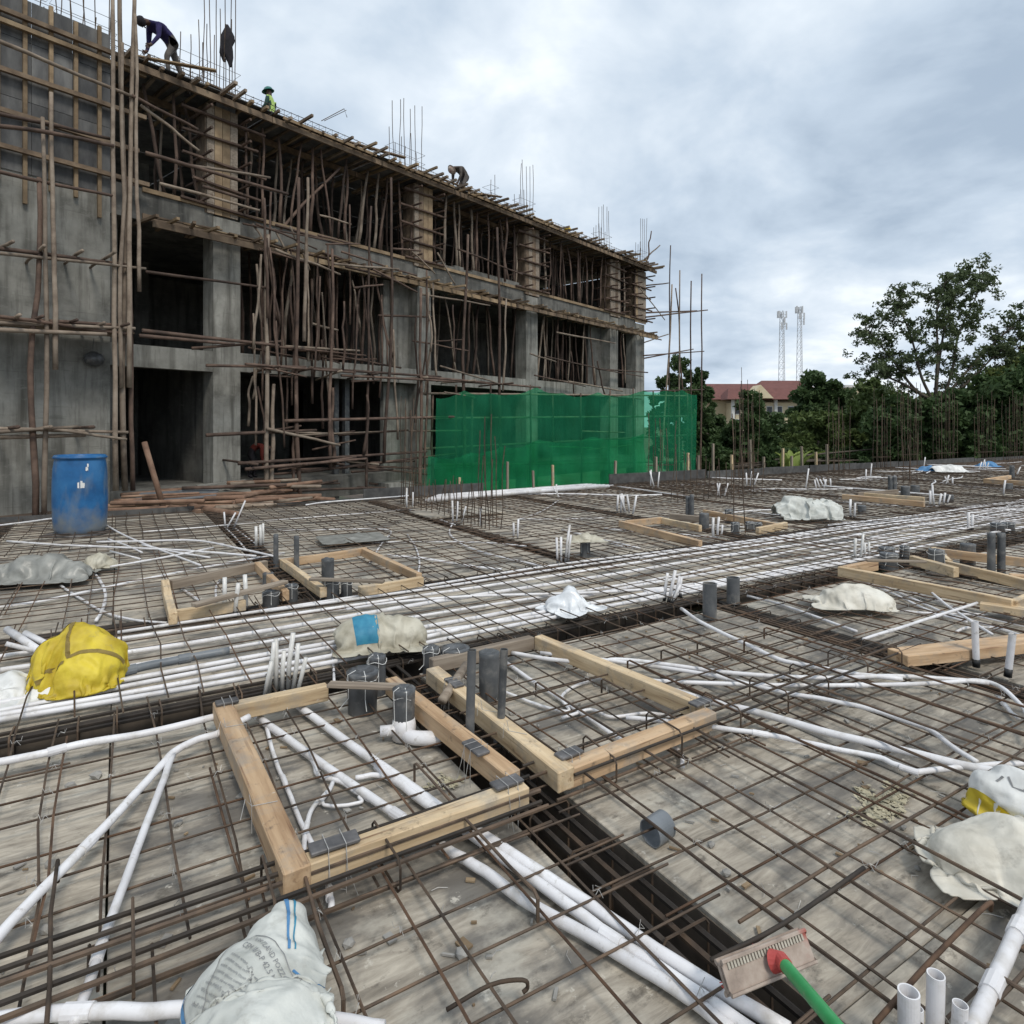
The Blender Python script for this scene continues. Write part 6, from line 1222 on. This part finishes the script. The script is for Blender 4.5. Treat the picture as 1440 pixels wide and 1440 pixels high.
mb = MB().lathe([(.19, 0), (.17, .02), (.155, .06), (.12, .11), (.06, .14), (.01, .15)], 18, 0, B(S(798, .3), .3, ZR+.44)); single(mb, 'safety_helmet', 'yhelmet', 'yellow safety helmet resting on the roof edge cage', 'helmet', None, True)

# ------------------------------------------------------------------ logs and sheets between deck and building
def log(x0, y0, x1, y1, r, label, z=.0, mat='log'):
    a, b_ = G(x0, y0, z), G(x1, y1, z); o = pole(a, b_, r, .05, 8, 10, .85); return single(o, 'log', mat, label, 'log', 'logs heaped between deck and building', True)
logs = [(150, 722, 330, 712, .07, 'log lying flat in front of the doorway heap'), (205, 716, 420, 699, .09, 'longest thick log along the heap'), (240, 716, 283, 722, .09, 'short log with its cut end towards the deck'), (268, 712, 335, 724, .07, 'thin log crossing in front of the heap'), (318, 710, 362, 715, .11, 'thick stub log ending near the crossed risers'), (372, 703, 423, 711, .11, 'thick stub log at the heap end'), (160, 705, 300, 698, .05, 'thin pole on the heap before the doorway'), (200, 700, 400, 692, .05, 'long thin pole across the top of the heap'), (250, 697, 420, 690, .045, 'thin pole along the building side of the heap'), (150, 712, 260, 706, .05, 'thin pole beside the barrel end of the heap'), (300, 702, 452, 697, .06, 'pole running past the heap end'), (225, 690, 330, 684, .045, 'thin pole by the doorway sheets'), (300, 690, 400, 682, .045, 'thin pole below the column foot'), (410, 698, 470, 703, .06, 'greyish pole end beyond the heap'), (152, 718, 245, 714, .05, 'thin pole lowest beside the barrel'), (170, 696, 250, 690, .045, 'thin pole behind the barrel heap')]
for i, (x0, y0, x1, y1, r, lab) in enumerate(logs): log(x0, y0, x1, y1, r, lab, -.13+.06*(i % 4))
rl = random.Random(9)
for i in range(26):
    x = rl.uniform(150, 400); y = rl.uniform(678, 716); ln = rl.uniform(50, 150); z = rl.choice([-.05, .05, .12, .18]); o = pole(G(x, y, z), G(x+ln, y-rl.uniform(0, 10), z+rl.uniform(-.04, .06)), rl.uniform(.028, .055), .06, 7, 7, .85)
    single(o, 'log', rl.choice(['log', 'pole', 'polel', 'log']), 'thin rough pole jumbled in the heap between deck and doorway', 'log', 'logs heaped between deck and building', True)
single(MB().tube([G(230, 715, -.05), BP(203, 622, -2.2)], .055, 8), 'leaning_log', 'log', 'log leaning upright before the dark doorway', 'log', None, True)
for i, (x, y, w, d, a, lab) in enumerate(((290, 690, .95, .5, .5, 'grey metal sheet lying on the heap before the column'), (250, 696, .8, .35, .3, 'pale grey sheet under the metal one'), (320, 683, .6, .4, .8, 'grey sheet against the column foot'), (240, 665, .5, .3, .9, 'broken slab piece tilted in the doorway'))):
    c = G(x, y, .02+.04*i); ca, sa = math.cos(a), math.sin(a); single(MB().box(c, (w*ca, w*sa, .03), (-d*sa, d*ca, .06), (0, 0, .008)), 'metal_sheet', 'conc' if i != 1 else 'greylight', lab, 'sheet')
c = BP(132, 505, -.2); mb = MB().tube([c+Vector((0, 0, .45)), c+Vector((.0, -.03, .2))], .006, 5).lathe([(.05, .16), (.16, .10), (.2, .0), (.17, -.1), (.05, -.16)], 12, 0, c); single(mb, 'hanging_bag', 'film', 'bluish-grey bag hanging from a nail on the solid wall', 'bag', None, True)
for i in range(14):
    x = R.uniform(345, 540); y = R.uniform(640, 690); a = BP(x, y, R.uniform(-1.0, -.3)); b_ = BP(x+R.uniform(30, 90), y+R.gauss(-2, 6), R.uniform(-1.0, -.3)); 
    if a.z > .5: continue
    single(pole(a, b_, .035, .05), 'loose_pole', 'pole', 'loose pole jumbled along the ground floor edge of the open bays', 'pole', 'poles jumbled along the ground floor edge', True)
conduit([(430, 710), (460, 706), (550, 699), (575, 697)], .015, 'thin white edge strip along the deck before the open bays', .12)
conduit([(-20, 741), (30, 735), (75, 729)], .015, 'thin white edge strip beside the barrel', .10)

# ------------------------------------------------------------------ trees
def leaves(cl, n, size, rng, aspect=.45):
    """cl: list of (centre, radius, weight); returns vertex/face arrays of leaf quads"""
    w = np.array([c[2] for c in cl], float); w /= w.sum(); k = rng.choice(len(cl), n, p=w); C = np.array([c[0] for c in cl])[k]; rr = np.array([c[1] for c in cl])[k]
    d = rng.normal(size=(n, 3)); d /= np.linalg.norm(d, axis=1)[:, None]; P = C+d*(rr*rng.random(n)**.45)[:, None]*np.array([1, 1, .8])
    a = rng.normal(size=(n, 3)); a /= np.linalg.norm(a, axis=1)[:, None]; b_ = np.cross(a, rng.normal(size=(n, 3))); b_ /= np.linalg.norm(b_, axis=1)[:, None]
    s_ = size*rng.uniform(.6, 1.4, n)[:, None]; V = np.stack([P-a*s_, P+b_*s_*aspect, P+a*s_, P-b_*s_*aspect], 1).reshape(-1, 3); return V
def tree(name, label, cat, base, trunk, clumps, n, size, mat, seed, group='trees beyond the deck', limbs=(), aspect=.45):
    base = Vector(base); t = thing(name, label, cat, base, group); mb = MB(); mb.tube(trunk[0], trunk[1], 9)
    part(mb, 'trunk', 'bark', t, True)
    for pts, rs in limbs: part(MB().tube(pts, rs, 6), 'limb', 'bark', t, True)
    rng = np.random.default_rng(seed); V = leaves(clumps, n, size, rng, aspect)-np.array(base); me = bpy.data.meshes.new('crown'); m = len(V)//4
    me.vertices.add(len(V)); me.vertices.foreach_set('co', V.astype(np.float32).ravel()); me.loops.add(m*4); me.loops.foreach_set('vertex_index', np.arange(m*4, dtype=np.int32)); me.polygons.add(m); me.polygons.foreach_set('loop_start', np.arange(0, m*4, 4, dtype=np.int32)); me.polygons.foreach_set('loop_total', np.full(m, 4, dtype=np.int32)); me.update(); me.validate(); me.materials.append(M[mat]); link('crown', me, t); return t
def at(x, y, Y): return Vector(((x-720)/FPX*Y, Y, EYE+(HORIZON-y)/FPX*Y))
def bush(label, px, Y, mat, n, size, seed, name='tree', ncl=46, cr=(.5, 1.1), lo=700):
    """outline ellipses in photo pixels at distance Y; crown filled with clumps"""
    rng = random.Random(seed); cl = []
    for (x, y, rx, ry) in px:
        rX, rZ = rx/FPX*Y, ry/FPX*Y; c = at(x, y, Y)
        for i in range(ncl):
            d = Vector((rng.gauss(0, 1), rng.gauss(0, 1), rng.gauss(0, 1))).normalized(); k = rng.random()**.35; p = c+Vector((d.x*rX*k, d.y*rX*k*.9, d.z*rZ*k)); cl.append((tuple(p), rng.uniform(*cr)*min(rX, rZ)*.34, 1))
    x, y, rx, ry = px[0]; b_ = at(x, y, Y); b_.z = -3.2; top = at(x, y, Y)
    limbs = []
    for i in range(6):
        c = rng.choice(cl); limbs.append(([b_.lerp(top, .75), (b_.lerp(top, .9)+Vector(c[0]))/2, Vector(c[0])], [.10, .06, .03]))
    return tree(name, label, 'tree', b_, ([b_, b_.lerp(top, .5), top], [.28, .22, .12]), cl, n, size, mat, seed, limbs=limbs)
bush('feathery dark conifer-like tree right of the building end', [(955, 582, 28, 78), (935, 600, 22, 75), (985, 590, 18, 78), (1000, 640, 30, 50)], 44, 'leafd', 24000, .17, 1, ncl=70)
bush('dark round tree in front of the red-roofed house', [(1056, 595, 36, 48), (1042, 630, 38, 45), (1075, 635, 28, 40)], 42, 'leafd', 22000, .16, 2)
bush('dark tree taller than the round one, beside the house walls', [(1152, 560, 34, 46), (1165, 595, 40, 55), (1128, 600, 20, 50)], 50, 'leafd', 24000, .19, 3, ncl=60)
bush('lighter green bushy tree below the dark pair', [(1150, 620, 42, 42), (1115, 640, 30, 30)], 42, 'leafm', 18000, .17, 4)
bush('mid-green tree beside the tall open tree', [(1222, 590, 36, 50), (1235, 625, 45, 40), (1200, 630, 30, 40)], 43, 'leafm', 24000, .17, 5, ncl=60)
bush('dense dark tree right of the tall open tree', [(1425, 575, 60, 60), (1380, 600, 40, 50), (1460, 550, 50, 45), (1400, 640, 60, 30)], 38, 'leafd', 34000, .18, 6, ncl=60)
bush('low olive-green bush under the tall open tree', [(1300, 620, 55, 35), (1345, 615, 45, 40), (1270, 630, 40, 30)], 42, 'leafm', 22000, .17, 7)
bush('yellowish green tree edge behind the dense one', [(1435, 515, 30, 25), (1400, 540, 30, 25)], 46, 'leafy', 6000, .18, 8, ncl=30)
bush('dark bush row right of the net', [(1010, 645, 30, 22), (1090, 648, 40, 18), (1190, 645, 40, 16), (1245, 640, 60, 18)], 40, 'leafd', 12000, .15, 9)
bush('dark leafy tree screening the foot of the tall open tree', [(1300, 598, 50, 42), (1345, 590, 40, 45), (1262, 600, 40, 45), (1330, 630, 60, 30)], 38.5, 'leafd', 24000, .17, 10, ncl=60)
bush('dim tree filling in behind the tall open tree', [(1290, 590, 45, 40), (1390, 565, 45, 50), (1225, 575, 28, 45)], 52, 'leafm', 18000, .2, 11, ncl=50)
bush('dark tree between the round tree and the net', [(1000, 615, 24, 40), (985, 580, 18, 45), (1015, 635, 28, 30)], 47, 'leafd', 16000, .18, 12)
bush('dark tree hiding the lower house walls', [(1095, 622, 32, 38), (1120, 630, 30, 35)], 46, 'leafd', 14000, .17, 13)
# tall open tree with visible limbs
def talltree():
    Y = 40; rng = random.Random(5); base = at(1315, 640, Y); base.z = -3.2; fork = at(1312, 575, Y); limbs = []; cl = []
    mains = [[(1318, 575), (1302, 530), (1282, 480), (1272, 430), (1276, 408)], [(1318, 575), (1316, 520), (1330, 460), (1348, 410), (1358, 380)], [(1321, 570), (1340, 520), (1350, 470), (1372, 420), (1380, 385)], [(1324, 565), (1356, 530), (1394, 495), (1422, 465), (1445, 445)], [(1316, 575), (1288, 545), (1260, 505), (1240, 475), (1234, 458)], [(1318, 560), (1310, 500), (1308, 440), (1312, 405)], [(1326, 560), (1352, 545), (1388, 515), (1418, 490), (1440, 490)], [(1306, 560), (1278, 540), (1255, 525), (1242, 510)]]
    for m in mains:
        dy = rng.uniform(-2, 2); pts = [at(x, y, Y)+Vector((rng.gauss(0, .12), dy*i/len(m), 0)) for i, (x, y) in enumerate(m)]; sp = spline(pts, 4); limbs.append((sp, [.11*(1-.85*i/(len(sp)-1)) for i in range(len(sp))]))
        for i, p in enumerate(sp):
            f = i/(len(sp)-1)
            if f < .3: continue
            for k in range(3 if f > .55 else 2):
                q = p+Vector((rng.gauss(0, .42), rng.gauss(0, .6), rng.gauss(.15, .42))); limbs.append(([p, (p+q)/2+Vector((0, 0, .08)), q], [.03, .02, .008])); cl.append((tuple(q), rng.uniform(.22, .42), 1))
                if rng.random() < .6: cl.append((tuple(q+Vector((rng.gauss(0, .45), rng.gauss(0, .4), rng.gauss(0, .35)))), rng.uniform(.2, .4), .6))
    for x, y, r_ in ((1300, 425, 22), (1345, 420, 22), (1270, 450, 25), (1330, 470, 28), (1360, 440, 20), (1295, 500, 26), (1345, 520, 24), (1240, 470, 18), (1375, 395, 14), (1250, 520, 18), (1310, 545, 25)):
        for k in range(9): cl.append((tuple(at(x+rng.gauss(0, r_*.6), y+rng.gauss(0, r_*.6), Y+rng.uniform(-2, 2))), rng.uniform(.25, .5), .8))
    tree('tree', 'tall open-crowned tree with visible branches against the sky', 'tree', base, ([base, base.lerp(fork, .5)+Vector((.1, 0, 0)), fork], [.32, .26, .2]), cl, 23000, .105, 'leafg', 21, limbs=limbs)
talltree()
bananas = thing('banana_plant', 'bright banana plant leaves over the upstand boards', 'plant', at(1105, 690, 30))
for i in range(9):
    a = R.uniform(-2.8, -.2)+math.pi/2*0; d = Vector((math.cos(R.uniform(0, 6.28)), math.sin(R.uniform(0, 6.28)), 0)); b_ = at(1085+R.uniform(0, 36), 665, 30); b_.z = -1.2; ln = R.uniform(.8, 1.4); mb = MB(); m = 8
    for k in range(m+1):
        f = k/m; c = b_+Vector((0, 0, 1.2*f+ln*f*(1.1-.8*f)))+d*ln*.7*f*f; w = .2*math.sin(math.pi*min(1, f*.9+.1))**.7+.01; sd_ = Vector((-d.y, d.x, 0)); mb.v += [c-sd_*w+Vector((0, 0, .06)), c, c+sd_*w+Vector((0, 0, .06))]
    for k in range(m):
        for j_ in range(2): q = k*3+j_; mb.f.append((q, q+1, q+4, q+3)); mb.m.append(0)
    part(mb, 'leaf', 'banana', bananas, True)

# ------------------------------------------------------------------ houses and masts far off
def house():
    Y = 125; t = thing('house', 'cream house with red tiled roofs and gables behind the trees', 'house', Vector((at(1090, 600, Y).x, Y, -2)))
    def pb(name, mat, x0, x1, y0, y1, dY, dep):
        a, b_ = at(x0, y1, Y), at(x1, y0, Y); mb = MB().box(((a.x+b_.x)/2, Y+dY+dep/2, (a.z+b_.z)/2), ((b_.x-a.x)/2, 0, 0), (0, dep/2, 0), (0, 0, (b_.z-a.z)/2)); return part(mb, name, mat, t)
    def gable(x0, x1, yb, yt, dY, dep, name='roof', hip=.12):
        a, b_ = at(x0, yb, Y), at(x1, yb, Y); z = at(0, yt, Y).z; w = b_.x-a.x; mb = MB(); y0, y1 = Y+dY, Y+dY+dep; ym = (y0+y1)/2
        mb.v = [Vector(v) for v in ((a.x, y0, a.z), (b_.x, y0, a.z), (b_.x, y1, a.z), (a.x, y1, a.z), (a.x+w*hip, ym, z), (b_.x-w*hip, ym, z))]; mb.f = [(0, 1, 5, 4), (1, 2, 5), (2, 3, 4, 5), (3, 0, 4), (3, 2, 1, 0)]; mb.m = [0]*5; return part(mb, name, 'roof', t)
    pb('wall', 'cream', 1003, 1190, 558, 640, 4, 12); pb('wall', 'cream', 1030, 1125, 566, 640, 0, 3.9); gable(985, 1150, 561, 535, 2, 16, hip=.08); gable(1080, 1200, 558, 528, 6, 16, hip=.25); gable(1018, 1130, 562, 545, -2, 8, hip=.1)
    f = MB(); a, b_, c = at(1052, 560, Y-2.3), at(1088, 560, Y-2.3), at(1070, 541, Y-2.3); f.v = [a, b_, c, a+Vector((0, 4, 0)), b_+Vector((0, 4, 0)), c+Vector((0, 4, 0))]; f.f = [(0, 1, 2), (3, 5, 4), (0, 2, 5, 3), (1, 4, 5, 2), (0, 3, 4, 1)]; f.m = [0]*5; part(f, 'gable', 'cream', t)
    for x in (1036, 1052, 1066, 1082, 1096, 1112):
        for y in (572, 590): w = pb('window', 'whitewall', x-4.2, x+4.2, y-1, y+11, -.06, .1); w2 = pb('pane', 'glass', x-3.4, x+3.4, y, y+10, -.1, .06); w2.parent = w; w2.location = w2.location-w.location
    for x in (1030, 1090, 1124): pb('pillar', 'whitewall', x-2, x+2, 562, 640, -.5, .5)
    t2 = thing('house', 'pale flat-topped house peeking out past the mid-green tree', 'house', Vector((at(1205, 600, 150).x, 150, -2)))
    a, b_ = at(1190, 640, 150), at(1240, 545, 150); part(MB().box(((a.x+b_.x)/2, 155, (a.z+b_.z)/2), ((b_.x-a.x)/2, 0, 0), (0, 5, 0), (0, 0, (b_.z-a.z)/2)), 'wall', 'cream', t2); part(MB().box(((a.x+b_.x)/2, 155, b_.z+.3), ((b_.x-a.x)/2+.5, 0, 0), (0, 5.5, 0), (0, 0, .3)), 'roof', 'whitewall', t2)
house()
def mast(x, yt, Y, label):
    top = at(x, yt, Y); base = Vector((top.x, Y, -2)); H = top.z-base.z; t = thing('radio_mast', label, 'mast', base, 'lattice masts on the horizon'); w0, w1 = 1.5, .7; legs = []
    for k in range(3):
        q = k*2.094+.4; a = base+Vector((math.cos(q), math.sin(q), 0))*w0; b_ = base+Vector((math.cos(q)*w1, math.sin(q)*w1, H)); legs.append((a, b_)); part(MB().tube([a, b_], .10, 5), 'leg', 'mast', t)
    mb = MB(); n = 22
    for i in range(n):
        for k in range(3): a, b_ = legs[k], legs[(k+1) % 3]; mb.tube([a[0].lerp(a[1], i/n), b_[0].lerp(b_[1], (i+1)/n)], .05, 3, False); mb.tube([a[0].lerp(a[1], i/n), b_[0].lerp(b_[1], i/n)], .045, 3, False)
    part(mb, 'bracing', 'mast', t)
    for k in range(9):
        q = k*.7; z = H-R.choice([1.0, 1.2, 3.4, 5.2]); c = base+Vector((math.cos(q)*1.35, math.sin(q)*1.35, z)); part(MB().box(c, (.22, 0, 0), (0, .12, 0), (0, 0, 1.1)), 'antenna', 'mast', t); part(MB().tube([base+Vector((0, 0, z)), c], .05, 4), 'arm', 'mast', t)
mast(1100, 437, 210, 'lattice radio mast with a cluster of antennas, the lower of two'); mast(1125, 431, 220, 'lattice radio mast with antennas, the slightly taller of two')
